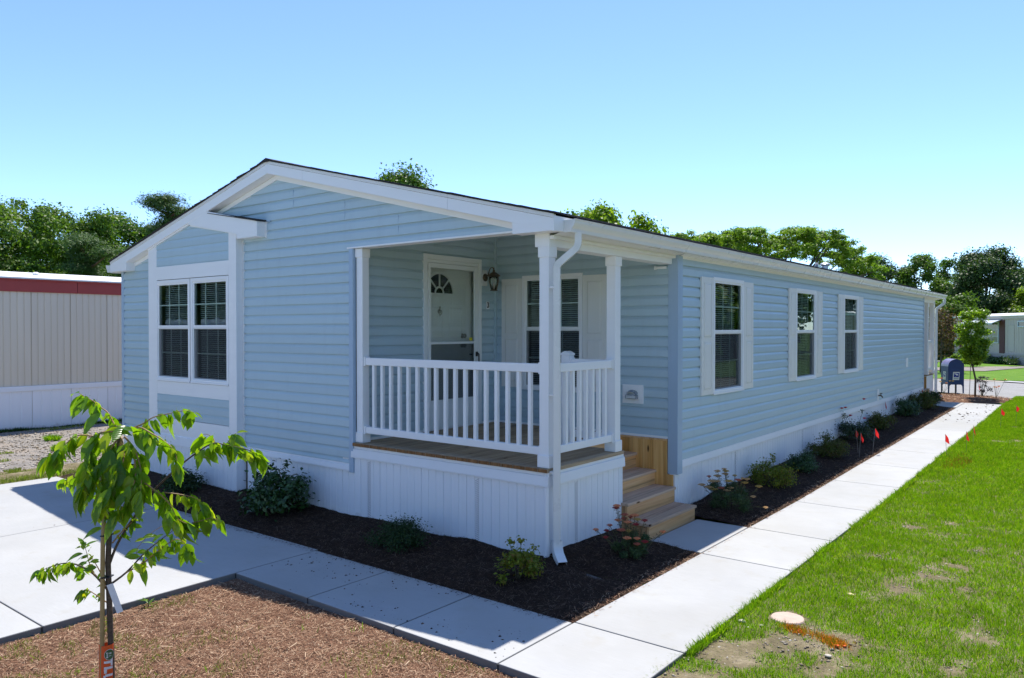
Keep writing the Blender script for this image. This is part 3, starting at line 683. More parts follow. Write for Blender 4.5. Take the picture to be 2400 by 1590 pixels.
# ---- steps
steps=empty('porch_steps'); steps.parent=home
ST=[(.330,.152),(.082,.322),(-.165,.488),(-.410,.660)]
for i,(xf,z) in enumerate(ST):
    ya=1.300 if i<2 else 1.330; yb=2.385 if i>1 else 2.37
    for a,b in ((xf-.128,xf+.012),(xf-.262,xf-.134)):
        m=M(); m.box(a,b,ya-.012 if i<2 else ya,yb,z-.030,z); mk('tread',m,TREAD,steps,.005)
    zl=-.02 if i==0 else ST[i-1][1]+.001
    m=M(); m.box(xf-.034,xf-.008,ya+.004,yb-.006,zl,z-.0315); mk('riser',m,WOODX,steps,.002)
m=M(); m.box(-.640,-.618,1.325,2.385,.662,.820); mk('riser',m,WOODX,steps,.002)
m=M(); m.prism([(-.60,-.02),(.294,-.02),(.294,.120),(.046,.120),(.046,.290),(-.2,.290),(-.2,.455),(-.446,.455),(-.446,.62),(-.60,.62)],1.302,1.328,'y'); mk('stringer',m,wood_mat('pine_stringer',(.40,.21,.09),(.50,.29,.14),'z'),steps,.002)
m=M(); m.prism([(-.60,-.02),(.294,-.02),(.294,.120),(.046,.120),(.046,.290),(-.2,.290),(-.2,.455),(-.446,.455),(-.446,.62),(-.60,.62)],2.345,2.368,'y'); mk('stringer',m,WOODX,steps,.002)
xs=-.66; ed=[-.66,-.585,-.46,-.33,-.20,-.07,.052]
for k,(a,b) in enumerate(zip(ed[:-1],ed[1:])):
    m=M(); top=.832 if k<5 else .448
    if k==5: m.box(a+.001,-.024,2.372,2.390,.0,.832); m.box(-.0235,b,2.372,2.390,.0,.448)
    else: m.box(a+.001,b-.001,2.372,2.390,.0,top)
    mk('side_panel_board',m,WOODZ,steps,.002)
m=M(); m.box(-.66,-.024,2.366,2.391,.826,.846); mk('cap_rail',m,WOODX,steps,.002)
# ---- porch posts
def post(x,y,z0,z1,parent=home,h=.105,b=.131,top=.125):
    P=empty('porch_post'); P.parent=parent
    m=M(); m.box(x-h/2,x+h/2,y-h/2,y+h/2,z0+.1,z1-.07); mk('post_shaft',m,TRIM,P,.006)
    m=M(); m.box(x-b/2,x+b/2,y-b/2,y+b/2,z0,z0+.112); mk('post_base',m,TRIM,P,.006)
    m=M(); m.box(x-top/2,x+top/2,y-top/2,y+top/2,z1-.095,z1-.001); mk('post_collar',m,TRIM,P,.006); return P
post(-2.505,.062,DT+.001,2.964,h=.098,b=.118,top=.118); post(-.036,.060,DT+.001,2.822); post(-.036,1.212,DT+.001,2.822)
m=M(); m.box(-.095,.026,.0,.12,2.79,2.823); mk('beam_shim',m,TRIM,home,.003)
def railing(axis,a,b,c,n,z0=.960,z1=1.780,name='railing'):
    """rails along axis from a to b at cross position c"""
    Rl=empty(name); Rl.parent=home
    bx=(lambda s,e,lo,hi,za,zb:(s,e,c+lo,c+hi,za,zb)) if axis=='x' else (lambda s,e,lo,hi,za,zb:(c+lo,c+hi,s,e,za,zb))
    for za,zb in ((z0,z0+.072),(z1-.080,z1)):
        m=M(); m.box(*bx(a,b,-.024,.024,za,zb)); mk('rail',m,TRIM,Rl,.006)
        m=M()
        for s,e in ((a-.002,a+.02),(b-.02,b+.002)): m.box(*bx(s,e,-.036,.036,za-.010,zb+.012))
        mk('rail_bracket',m,TRIM,Rl,.003)
    for k in range(n):
        t=a+(b-a)*(k+1)/(n+1); m=M(); m.box(*bx(t-.018,t+.018,-.018,.018,z0+.07,z1-.075)); mk('baluster',m,TRIM,Rl,.003)
    return Rl
railing('x',-2.452,-.095,.062,17); railing('y',.118,1.154,-.036,8); railing('x',-.545,-.095,1.215,3)
nw=empty('newel_post'); nw.parent=home
m=M(); m.box(-.645,-.545,1.165,1.265,DT+.001,1.815); mk('post_shaft',m,TRIM,nw,.005)
m=M(); m.prism([(-.652,1.815),(-.538,1.815),(-.538,1.835),(-.595,1.862),(-.652,1.835)],1.158,1.272,'y'); mk('post_cap',m,TRIM,nw,.004)
# ---- downspouts
def downspout(yg,px_,py_,z0,far=False):
    D=empty('downspout'); D.parent=home; xg=.245
    m=M(); s=Vector((px_-xg,py_-yg,0)); n=s.normalized()
    side=Vector((-n.y,n.x,0))
    pts=[(xg,yg,2.935),(xg,yg,2.86)]
    for i in range(1,7):
        t=i/6; a=Vector((xg,yg,2.86)); pts.append(tuple(a+n*(.05*(1-math.cos(t*R(60))))+Vector((0,0,-.08*math.sin(t*R(60))))))
    A=Vector(pts[-1]); B=Vector((px_,py_,2.63))
    q=B-n*.03+Vector((0,0,.05)); pts.append(tuple(q))
    for i in range(1,6):
        t=i/5; pts.append(tuple(q.lerp(B,t)+n*(.008*math.sin(t*math.pi))))
    pts+= [(px_,py_,2.55)]
    # crimped elbow: alternate widths
    m.rect_tube(pts,.078,.058,side); mk('elbow',m,GUT,D)
    r=M()
    for i in range(3,13):
        p=Vector(pts[i]); p0=Vector(pts[i-1]); d=(p-p0).normalized(); r.rect_tube([p-d*.003,p+d*.003],.082,.062,side)
    mk('crimp_rib',r,GUT,D)
    m=M(); m.rect_tube([(px_,py_,2.56),(px_,py_,z0+.20)],.074,.054,side)
    for q_ in (-.024,-.008,.008,.024):
        for s_ in (-1,1):
            c=Vector((px_,py_,0))+side*q_+n*(s_*.028)
            m.box(c.x-.003,c.x+.003,c.y-.003,c.y+.003,z0+.22,2.54)
    mk('pipe',m,GUT,D,.004)
    m=M(); out=Vector((.8,-.6,0)).normalized() if not far else Vector((.9,.35,0)).normalized(); sd=Vector((-out.y,out.x,0)); e=[(px_,py_,z0+.22)]
    for i in range(1,8):
        t=i/7; e.append((px_+out.x*.09*(1-math.cos(t*R(62))),py_+out.y*.09*(1-math.cos(t*R(62))),z0+.22-.13*math.sin(t*R(62))))
    L=Vector(e[-1]); e.append(tuple(L+out*.10+Vector((0,0,-.055))))
    m.rect_tube(e,.080,.060,sd); m.f=m.f[:-1]; ob=mk('outlet_elbow',m,GUT,D,rec=False)
    so_=ob.modifiers.new('wall','SOLIDIFY'); so_.thickness=.003
    r=M()
    for i in range(1,8):
        p=Vector(e[i]); p0=Vector(e[i-1]); d=(p-p0).normalized(); r.rect_tube([p-d*.003,p+d*.003],.085,.065,sd)
    r.f=[f for f in r.f]; mk('crimp_rib',r,GUT,D)
    for z in (2.45,1.5,.82):
        m=M(); m.box(px_-.05,px_-.0,py_-.042,py_+.036,z,z+.016); mk('strap',m,GUT,D)
downspout(.13,.085,.035,.0)
# ---- far end porch
fp=empty('far_porch'); fp.parent=home
FD=.86
m=M(); m.box(-2.5,.0,17.62,18.62,.825,FD); mk('deck_boards',m,WOODY,fp,.003)
m=M(); m.box(-2.4,-.02,16.75,17.6,.825,FD); m.v=[(min(x,-.7),y,z) if x>-.7 else (x,y,z) for x,y,z in m.v]; mk('deck_boards',m,WOODY,fp,.003)
m=M(); m.box(-.03,-.001,17.62,18.60,.10,.82); mk('skirt_panel',m,SKIRT,fp)
m=M(); m.box(-2.4,-.03,18.58,18.60,.10,.82); mk('skirt_panel',m,SKIRT,fp)
m=M(); m.box(-.65,.0,17.585,17.612,.10,.815); mk('side_panel_board',m,WOODZ,fp,.003)
for i,(xf,z) in enumerate(((.33,.33),(.08,.50),(-.165,.66))):
    m=M(); m.box(xf-.27,xf,16.73,17.60,z-.03,z); mk('tread',m,TREAD,fp,.004); m=M(); m.box(xf-.03,xf-.006,16.735,17.59,.12,z-.031); mk('riser',m,WOODX,fp)
for yy in (17.70,18.54):
    post(-.036,yy,FD+.001,2.80,parent=fp) if False else None
    m=M(); m.box(-.09,.02,yy-.055,yy+.055,FD,2.80); mk('post_shaft',m,TRIM,fp,.006)
    m=M(); m.box(-.103,.03,yy-.067,yy+.067,FD+.001,FD+.11); mk('post_base',m,TRIM,fp,.006)
    m=M(); m.box(-.103,.03,yy-.067,yy+.067,2.70,2.80); mk('post_collar',m,TRIM,fp,.006)
m=M(); m.box(-.12,.028,16.72,18.62,2.801,2.95); mk('porch_beam',m,TRIM,fp,.003)
m=M()
for za,zb in ((1.70,1.78),(.96,1.03)): m.box(-.06,-.012,17.76,18.48,za,zb); m.box(-2.4,-.1,18.52,18.57,za,zb)
mk('rail',m,TRIM,fp,.004)
m=M()
for k in range(5): m.box(-.054,-.018,17.86+k*.125,17.896+k*.125,1.03,1.7)
for k in range(17): m.box(-.25-k*.125,-.214-k*.125,18.527,18.563,1.03,1.7)
mk('baluster',m,TRIM,fp)
downspout(18.70,.06,18.62,.16,far=True)
# ================================================================ GROUND
nr=np.random.RandomState(11)
def vnoise(x,y,s,seed=0):
    """cheap value noise on arrays"""
    x=x*s+seed*17.3; y=y*s+seed*7.1
    xi=np.floor(x).astype(int); yi=np.floor(y).astype(int); fx=x-xi; fy=y-yi
    fx=fx*fx*(3-2*fx); fy=fy*fy*(3-2*fy)
    def h(a,b):
        n=(a*374761393+b*668265263+seed*2147483)&0x7fffffff; n=((n^(n>>13))*1274126177)&0x7fffffff; return ((n^(n>>16))&0xffff)/65535.
    return (h(xi,yi)*(1-fx)+h(xi+1,yi)*fx)*(1-fy)+(h(xi,yi+1)*(1-fx)+h(xi+1,yi+1)*fx)*fy
def fbm(x,y,s,seed=0,o=4):
    r=0;a=.5
    for k in range(o): r=r+a*vnoise(x,y,s*2**k,seed+k); a*=.5
    return r
def gzv(y): return np.clip(y-4,0,13)*.0138
def grid(name,xs,ys,zf,mat,keep=None,kind='structure',smooth=True,label=None):
    X,Y=np.meshgrid(xs,ys); Z=zf(X,Y); nx,ny=len(xs),len(ys)
    v=np.stack([X.ravel(),Y.ravel(),Z.ravel()],1)
    i=np.arange(nx-1)[None,:]+nx*np.arange(ny-1)[:,None]; i=i.ravel(); f=np.stack([i,i+1,i+nx+1,i+nx],1)
    if keep is not None:
        cx=v[f][:,:,0].mean(1); cy=v[f][:,:,1].mean(1); f=f[keep(cx,cy)]
    return npmesh(name,v,f,mat,kind=kind,smooth=smooth,label=label)
def ground_mat(name,stops,scale,bs=.6,bscale=30,rough=.95,dist=.02,spec=.15):
    n=N(name); co=n.coord('Object'); f=n.noise(co,scale,8,.68); c=n.ramp(f,stops); f2=n.noise(co,bscale,5,.7)
    c=n.mix(.35,c,n.ramp(f2,[(.3,(.1,.1,.1)),(.7,(.9,.9,.9))]),'OVERLAY')
    return n.done(n.bsdf(c,rough,n.bump(f2,bs,dist),spec))
SOIL=ground_mat('garden_soil',[(.3,(.075,.075,.022)),(.5,(.105,.11,.03)),(.68,(.17,.135,.085))],2.2)
DIRT=ground_mat('dry_soil',[(.3,(.12,.10,.055)),(.5,(.19,.155,.09)),(.7,(.30,.25,.17))],3.5,.9,24)
DMULCH=ground_mat('dark_bark_mulch',[(.3,(.030,.017,.011)),(.55,(.055,.031,.020)),(.75,(.09,.053,.034))],14,1.,55,dist=.03)
RMULCH=ground_mat('red_brown_mulch',[(.3,(.115,.060,.035)),(.5,(.19,.10,.06)),(.7,(.29,.18,.11))],10,1.,60,dist=.02)
ASPH=ground_mat('pale_old_asphalt',[(.3,(.26,.255,.245)),(.6,(.31,.305,.295)),(.8,(.36,.355,.34))],2.5,.4,90)
LOT=ground_mat('broken_gravel_lot',[(.3,(.16,.15,.14)),(.5,(.26,.235,.21)),(.66,(.30,.25,.20)),(.8,(.36,.31,.25))],1.6,.9,28)
FARGR=ground_mat('far_lawn',[(.3,(.075,.165,.014)),(.55,(.115,.225,.02)),(.75,(.18,.27,.045))],1.3,.8,25)
xs=np.concatenate([np.linspace(-420,-30,14),np.linspace(-24,-9,11),np.linspace(-8,8,33),np.linspace(12,40,8),np.linspace(60,420,10)])
ys=np.concatenate([np.linspace(-420,-40,10),np.linspace(-30,-8,8),np.linspace(-7,24,63),np.linspace(30,90,14),np.linspace(120,600,14)])
grid('ground',xs,ys,lambda X,Y:gzv(Y)-.16+0*X,FARGR)
m=M(); m.quad((-60,-15,-.02),(60,-15,-.02),(60,-6.6,-.02),(-1.9,-6.6,-.02),(-1.9,-8.55,-.02),(-7.9,-8.55,-.02),(-7.9,-6.6,-.02),(-60,-6.6,-.02)); o=mk('added_bounce_street',m,CONC,rec=False); o['kind']='structure'  # unseen pale street added behind the camera to bounce light onto the facade
# ---- planting beds round the house (dark bark)
def bedz(X,Y):
    wall=np.where((X<.05)&(Y<.1),-Y,np.where(Y<1.2,np.hypot(np.maximum(X,0),np.maximum(-Y,0)),np.maximum(X-.07,0)))
    edge=np.minimum(np.where(Y<0,.97+Y,9),np.where(X>0,.91-X,9))
    z=gzv(Y)-.012+.055*np.exp(-np.clip(wall,0,3)/.25)*(.4+vnoise(X,Y,2.2,3))+.05*np.clip(edge/.35,0,1)*(.35+.9*fbm(X,Y,2.4,5))
    z=z+.016*(fbm(X,Y,16,8)-.5)
    d=np.hypot((X-.52)/.16,(Y+.02)/.10+ (X-.52)*1.1); z=z-.05*np.exp(-d*d*1.2)
    return z
def keepbed(x,y): return ~((x>-.02)&(y>1.19)&(y<2.37)&(x<.93))
bx=np.arange(-7.84,.0,.045); 
grid('front_planting_bed',np.arange(-7.84,.935,.03),np.arange(-.972,.02,.03),lambda X,Y:np.where(X>.93,0,bedz(X,Y)),DMULCH)
grid('side_planting_bed',np.arange(-.05,.93,.03),np.concatenate([np.arange(.02,3,.03),np.arange(3,16.0,.06)]),bedz,DMULCH,keepbed)
grid('tree_planting_bed',np.linspace(-.4,2.0,40),np.linspace(17.6,20.3,40),lambda X,Y:gzv(Y)-.03+.06*np.clip(1-np.hypot((X-.8)/1.3,(Y-18.9)/1.1)**2,-1,1)+.02*fbm(X,Y,7,3),RMULCH,lambda x,y:(np.hypot((x-.75)/1.15,(y-18.85)/1.15)<1+.12*(vnoise(x,y,2,4)-.5)))
# ---- front mulch yard
def yardz(X,Y): return -.062+.03*fbm(X,Y,1.6,2)+.02*(fbm(X,Y,9,6)-.5)-.0*X
grid('mulch_yard',np.arange(-1.96,2.6,.03),np.arange(-6.4,-1.80,.03),yardz,RMULCH)
# ---- concrete: walks and driveway, slab by slab
def slab(parent,x0,x1,y0,y1,th=.12):
    g=.005; m=M(); za,zb=gz(y0),gz(y1); X0,X1,Y0,Y1=x0+g,x1-g,y0+g,y1-g
    m.add([(X0,Y0,za-th),(X1,Y0,za-th),(X1,Y1,zb-th),(X0,Y1,zb-th),(X0,Y0,za),(X1,Y0,za),(X1,Y1,zb),(X0,Y1,zb)],[(0,3,2,1),(4,5,6,7),(0,1,5,4),(1,2,6,5),(2,3,7,6),(3,0,4,7)])
    o=mk('slab',m,CONC,parent,.007); return o
def struct_empty(name): e=empty(name); e['kind']='structure'; return e
sw=struct_empty('side_walk'); 
ys_=[-1.83,-.96,1.18,2.37,3.92,5.47,7.0,8.55,10.1,11.65,13.2,14.75,16.05,17.42]
for a,b in zip(ys_[:-1],ys_[1:]): slab(sw,.925,1.778,a,b)
slab(sw,.345,.925,1.19,2.37); slab(sw,.30,.925,16.05,17.42)
fw_=struct_empty('front_walk')
for a,b in ((-1.975,-.985),(-.985,-.018),(-.018,.925)): slab(fw_,a,b,-1.83,-.975)
dw=struct_empty('driveway')
for a,b in ((-7.85,-4.865),(-4.865,-1.975)):
    for c,d in ((-3.335,-.945),(-5.9,-3.335),(-8.5,-5.9)): slab(dw,a,b,c,d)
m=M(); m.box(.93,1.775,-1.83,16.0,-.16,-.125); 
jf=M()
for y in ys_[1:-1]: jf.box(.93,1.773,y-.006,y+.006,gz(y)-.11,gz(y)-.008)
jf.box(.919,.931,1.195,2.365,-.1,-.007); jf.box(.919,.931,-1.825,-.98,-.1,-.007)
for x in (-1.975,-.985,-.018): jf.box(x-.006,x+.006,-1.825,-.98,-.1,-.008)
jf.box(-4.871,-4.859,-8.4,-.95,-.1,-.007); jf.box(-7.84,-1.98,-3.341,-3.329,-.1,-.007)
mk('joint_fill',jf,simple('dark_joint',(.05,.048,.045),.9),sw)
# ---- gravel lot and verge on the left
grid('gravel_lot',np.linspace(-13.95,-8.5,60),np.linspace(-9,16,140),lambda X,Y:-.03+.03*fbm(X,Y,1.1,4)+gzv(Y),LOT)
grid('grass_verge',np.linspace(-8.9,-7.86,14),np.linspace(-9,16,120),lambda X,Y:-.035+.04*fbm(X,Y,1.5,7)+.05*np.exp(-((X+8.35)/.25)**2)+gzv(Y),DIRT)
# ---- lawn base on the right
LAWNX=1.782
def lawnz(X,Y): return gzv(Y)-.045+.045*fbm(X,Y,1.3,9)+.03*np.clip((X-1.8)/1.2,0,1)
grid('lawn_soil',np.concatenate([np.arange(LAWNX,4.2,.035),np.linspace(4.25,14,30)]),np.concatenate([np.arange(-3.4,6,.035),np.arange(6,21.5,.1)]),lambda X,Y:lawnz(X,Y)+.03*(fbm(X,Y,9,12)-.5),DIRT,
  lambda x,y:y<22.2-.62*x)
# ---- street, far lawns
road_near=[(-14,29.3),(-3,22.9),(-.282,21.25),(1.22,20.3),(2.06,19.37),(6,16.2),(16,9)]
road_far=[(-16,33),(-4,28.6),(-1.38,28.0),(.02,28.3),(1.43,27.7),(6,24.5),(18,16.5)]
m=M()
for (a,b),(c,d) in zip(zip(road_near[:-1],road_near[1:]),zip(road_far[:-1],road_far[1:])): m.quad((a[0],a[1],.158),(b[0],b[1],.158),(d[0],d[1],.158),(c[0],c[1],.158))
o=mk('street',m,ASPH,rec=False); o['kind']='structure'
m=M(); q=[(x,y-.02,.162) for x,y in road_far]
for a,b in zip(road_far[:-1],road_far[1:]): m.quad((a[0],a[1]-.45,.166),(b[0],b[1]-.45,.166),(b[0],b[1],.175),(a[0],a[1],.175))
o=mk('street_gutter',m,simple('tan_gutter',(.38,.33,.26),.9,.15,3),rec=False); o['kind']='structure'
m=M(); m.add([(.75,27.45,.19),(2.6,26.5,.19),(2.9,27.2,.19),(.95,28.0,.19)],[(0,1,2,3)]); o=mk('street_ramp',m,CONC,rec=False); o['kind']='structure'
grid('far_lawn',np.linspace(-40,40,60),np.linspace(24,110,80),lambda X,Y:.168+0*X+.02*fbm(X,Y,.3,4),FARGR,lambda x,y:y>28.6-.0*x-np.where(x>1,(x-1)*.72,0)+np.where(x<-4,-(x+4)*.37,0))
m=M(); m.quad((-14,31,.2),(-.6,35.0,.2),(.4,39.0,.2),(.9,42.,.2),(-2.0,39.0,.2),(-3.5,36.4,.2),(-14,33.5,.2)); o=mk('far_driveway',m,LOT,rec=False); o['kind']='structure'
m=M(); m.quad((-14,43.0,.205),(-3.2,45.6,.205),(-3.4,46.6,.205),(-14,44.2,.205)); o=mk('far_path',m,ASPH,rec=False); o['kind']='structure'
# ================================================================ STUFF: chips, blades, pebbles
def chips(name,pts,L,Wd,mat,tilt=.35,label=None,thick=False):
    n=len(pts); a=nr.rand(n)*2*np.pi; t=(nr.rand(n)-.5)*2*tilt; ro=(nr.rand(n)-.5)*1.2
    l=L*(.5+nr.rand(n)**2*1.4); w=Wd*(.5+nr.rand(n))
    d=np.stack([np.cos(a)*np.cos(t),np.sin(a)*np.cos(t),np.sin(t)],1)
    s=np.stack([-np.sin(a)*np.cos(ro),np.cos(a)*np.cos(ro),np.sin(ro)],1)
    c=pts
    bend=(nr.rand(n)-.5)*.25
    v=np.stack([c-d*l[:,None]/2-s*w[:,None]/2*.5,c+d*l[:,None]/2-s*w[:,None]*.3,c+d*l[:,None]/2+s*w[:,None]*.3,c-d*l[:,None]/2+s*w[:,None]/2*.7],1).reshape(-1,3)
    f=np.arange(4*n).reshape(-1,4); o=npmesh(name,v,f,mat,rn=nr.rand(n),kind='stuff')
    if label: o['label']=label
    return o
def chipmat(name,cols,rough=.85):
    n=N(name); a=n.n('Attribute',attribute_name='rnd').outputs['Fac']; c=n.ramp(a,[(i/(len(cols)-1),c) for i,c in enumerate(cols)])
    return n.done(n.bsdf(c,rough,None,.2))
DCHIP=chipmat('dark_bark_chip',[(.022,.013,.009),(.042,.023,.015),(.07,.04,.024),(.115,.07,.043),(.22,.155,.11)])
RCHIP=chipmat('red_straw_chip',[(.10,.046,.026),(.185,.088,.050),(.29,.155,.092),(.43,.27,.165),(.60,.44,.29)])
def scatter(n,x0,x1,y0,y1,zf,lift=.006):
    x=x0+nr.rand(n)*(x1-x0); y=y0+nr.rand(n)*(y1-y0); return np.stack([x,y,zf(x,y)+lift*nr.rand(n)],1)
p=scatter(34000,-5.2,.915,-.965,-.03,bedz,.014); chips('bark_chips',p,.030,.0042,DCHIP,.5)
p1=scatter(16000,.04,.915,-.0,3.9,bedz,.014); p2=scatter(22000,.09,.915,2.4,15.9,bedz,.014); p=np.concatenate([p1,p2]); p=p[~((p[:,1]>1.19)&(p[:,1]<2.37))]
chips('bark_chips',p,.034,.0046,DCHIP,.5)
# same bark along the walk edge, sunlight painted in as a paler red colour
p=scatter(5200,.80,.93,-.95,15.9,lambda X,Y:bedz(X,Y),.015); p=p[~((p[:,1]>1.19)&(p[:,1]<2.37))]; chips('sunlit_bark_chips',p,.032,.006,RCHIP,.5)
p=scatter(95000,-1.94,1.5,-5.0,-1.845,yardz,.018); chips('straw_mulch_chips',p,.024,.0036,RCHIP,.35)
p=scatter(5000,-.3,1.9,17.8,20.1,lambda X,Y:gzv(Y)+.03+0*X,.02); p=p[np.hypot((p[:,0]-.75)/1.1,(p[:,1]-18.85)/1.1)<1]; chips('bark_chips',p,.05,.012,RCHIP,.4)
def blades(name,pts,h,wd,mat,lean=.5,rnv=None,label=None):
    n=len(pts); a=nr.rand(n)*2*np.pi; hh=h*(.45+nr.rand(n)*.9) if np.isscalar(h) else h*(.5+nr.rand(n)*.8)
    le=lean*nr.rand(n); b=nr.rand(n)*2*np.pi
    s=np.stack([np.cos(a),np.sin(a),0*a],1)*(wd*(.6+.8*nr.rand(n)))[:,None]/2
    tip=np.stack([np.cos(b)*le*hh,np.sin(b)*le*hh,hh*np.sqrt(np.clip(1-le**2*.5,.1,1))],1)
    mid=tip*.5; mid[:,:2]*=.55
    v=np.stack([pts-s,pts+s,pts+mid+s*.8,pts+tip,pts+mid-s*.8],1).reshape(-1,3)
    f=np.arange(5*n).reshape(-1,5)
    o=npmesh(name,v,f,mat,rn=nr.rand(n) if rnv is None else rnv,kind='stuff')
    if label: o['label']=label
    return o
GRASS=attr_leaf('young_lawn_grass',[(.105,.25,.007),(.15,.33,.009),(.20,.39,.013),(.34,.45,.06)],.50,.45,.25,(1.35,1.3,.35),3.)
# dense young grass with bare patches
def baremask(x,y):
    b=fbm(x,y,.95,21); c=fbm(x,y,3.1,33)
    near=np.clip((.15-y)/.9,0,1)*np.clip((2.75-x)/.7,0,1)
    return b*.25+c*.75+near*.21-.058*np.clip((y-.3)/.5,0,1)-.006*np.clip(y-2,0,5)
n=500000; t=nr.rand(n)**1.5; y=-1.9+t*22.5; x=LAWNX-.03+nr.rand(n)*(1.75+.9*(y<12)); k=(y<22.0-.62*x)
x,y=x[k],y[k]; bm=baremask(x,y); th=.555-.05*np.clip(y/8,0,1)*-1
pr=np.clip((.675-bm)/.17,.14,1); edge=np.clip((x-LAWNX+.03)/.05,.25,1)
k=(nr.rand(len(x))<pr*edge)&(np.hypot(x-2.10,y-.06)>.135); x,y=x[k],y[k]
hh=(.027+.032*fbm(x,y,1.7,5))*np.clip((.70-baremask(x,y))/.15,.35,1.05)*(1+.010*np.clip(y,0,20))
blades('lawn_grass',np.stack([x,y,lawnz(x,y)-.006],1),hh,.0034*(1+.10*np.clip(y,0,20)),GRASS,.85)
# grass overhanging the walk edge in tufts
n=9000; y=-1.0+nr.rand(n)**1.3*20; x=LAWNX+nr.rand(n)*.05; k=vnoise(x*0,y,2.3,5)>.42; x,y=x[k],y[k]
blades('lawn_edge_grass',np.stack([x,y,gzv(y)-.02],1),.062+0*x,.005*(1+.08*np.clip(y,0,20)),GRASS,.9)
# sparse thin grass in the mulch yard
def tuft_pts(n,x0,x1,y0,y1,s,th,seed,zf):
    x=x0+nr.rand(n)*(x1-x0); y=y0+nr.rand(n)*(y1-y0); k=fbm(x,y,s,seed)>th; x,y=x[k],y[k]; return np.stack([x,y,zf(x,y)],1)
THIN=attr_leaf('thin_mulch_grass',[(.13,.17,.03),(.19,.24,.04),(.25,.32,.05)],.4,.5,.3)
p=tuft_pts(26000,-1.93,1.7,-5.0,-1.86,1.5,.50,44,yardz); blades('sprouting_grass',p,.032,.0026,THIN,1.1)
p=tuft_pts(2500,-1.2,1.2,-3.6,-1.9,5,.66,51,yardz); blades('sprouting_grass',p,.05,.004,GRASS,1.0)
# verge and lot weeds
p=tuft_pts(42000,-8.95,-7.87,-4.5,4.0,1.4,.40,61,lambda X,Y:-.02+0*X); blades('verge_grass',p,.06,.008,THIN,.9)
def lotx(x): return np.abs((x*1.03)%1.02-.5)
x=-13.7+nr.rand(60000)*5; y=-2.5+nr.rand(60000)*7; k=(fbm(x,y,1.1,71)>.52)&(np.abs(((x+.25*vnoise(x,y,.8,2)+13.9)%.92)-.46)<.10); x,y=x[k],y[k]; blades('lot_weeds',np.stack([x,y,0*x-.015],1),.05,.011,THIN,1.1)
for cx_,cy_,rad,n in ((-10.4,.15,.16,900),(-11.9,.55,.12,500),(-12.2,1.9,.10,260),(-9.5,.9,.06,160)):
    a=nr.rand(n)*6.28; r_=rad*np.sqrt(nr.rand(n)); blades('lot_weeds',np.stack([cx_+r_*np.cos(a)*1.6,cy_+r_*np.sin(a),0*a-.02],1),.10,.014,GRASS,1.1)
n=2600; y=-2.5+nr.rand(n)*6; x=-13.88+nr.rand(n)*.10; blades('wall_foot_weeds',np.stack([x,y,0*x-.02],1),.09*(.3+1.1*vnoise(x*0,y,2.5,4)),.018,attr_leaf('dark_weed',[(.03,.07,.015),(.06,.13,.02)],.3),.8)
# pebbles / clods in the bare soil
def pebbles(name,pts,s,mat):
    n=len(pts); base=np.array([[1,0,0],[-1,0,0],[0,1,0],[0,-1,0],[0,0,1],[0,0,-1]],float)
    fb=np.array([[0,2,4],[2,1,4],[1,3,4],[3,0,4],[2,0,5],[1,2,5],[3,1,5],[0,3,5]])
    sc_=(s*(.35+nr.rand(n)**3*1.7))[:,None,None]*np.stack([1+.6*nr.rand(n),.8+.6*nr.rand(n),.5+.4*nr.rand(n)],1)[:,None,:]
    a=nr.rand(n)*6.28; ca,sa=np.cos(a),np.sin(a); b=base[None]*(1+.35*(nr.rand(n,6,1)-.5))*sc_
    v=np.stack([b[...,0]*ca[:,None]-b[...,1]*sa[:,None],b[...,0]*sa[:,None]+b[...,1]*ca[:,None],b[...,2]],2)+pts[:,None,:]
    f=(fb[None]+6*np.arange(n)[:,None,None]).reshape(-1,3)
    return npmesh(name,v.reshape(-1,3),f,mat,rn=np.repeat(nr.rand(n),8),kind='stuff')
PEB=chipmat('soil_pebble',[(.17,.13,.085),(.26,.21,.15),(.36,.30,.22),(.55,.50,.42)],.9)
n=26000; y=-2.6+nr.rand(n)**1.4*13; x=LAWNX+nr.rand(n)*1.9; k=baremask(x,y)>.555; x,y=x[k],y[k]; pebbles('soil_clods',np.stack([x,y,lawnz(x,y)+.001],1),.0058,PEB)
x=-13.8+nr.rand(9000)*5.2; y=-2.5+nr.rand(9000)*6.5; pebbles('lot_gravel',np.stack([x,y,0*x-.012],1),.013,PEB)
n=2600; x=-7.5+nr.rand(n)*8.2; y=-.965+nr.rand(n)*.9
# debris specks on the concrete
n=420; x=-1.9+nr.rand(n)*2.8; y=-1.8+nr.rand(n)*.8; k=fbm(x,y,2.,5)>.47; pebbles('walk_debris',np.stack([x[k],y[k],0*x[k]+.001],1),.005,DCHIP)
n=110; x=.95+nr.rand(n)*.8; y=13+nr.rand(n)*4.3; pebbles('walk_debris',np.stack([x,y,gzv(y)+.002],1),.012,DCHIP)
n=60; x=-7+nr.rand(n)*8.5; y=-3.5+nr.rand(n)*5; k=((y<-1.0)&(x<-2))|((x>.95)&(x<1.7)&(y>-1.7)); pebbles('walk_debris',np.stack([x[k],y[k],0*x[k]+.001],1),.005,DCHIP)

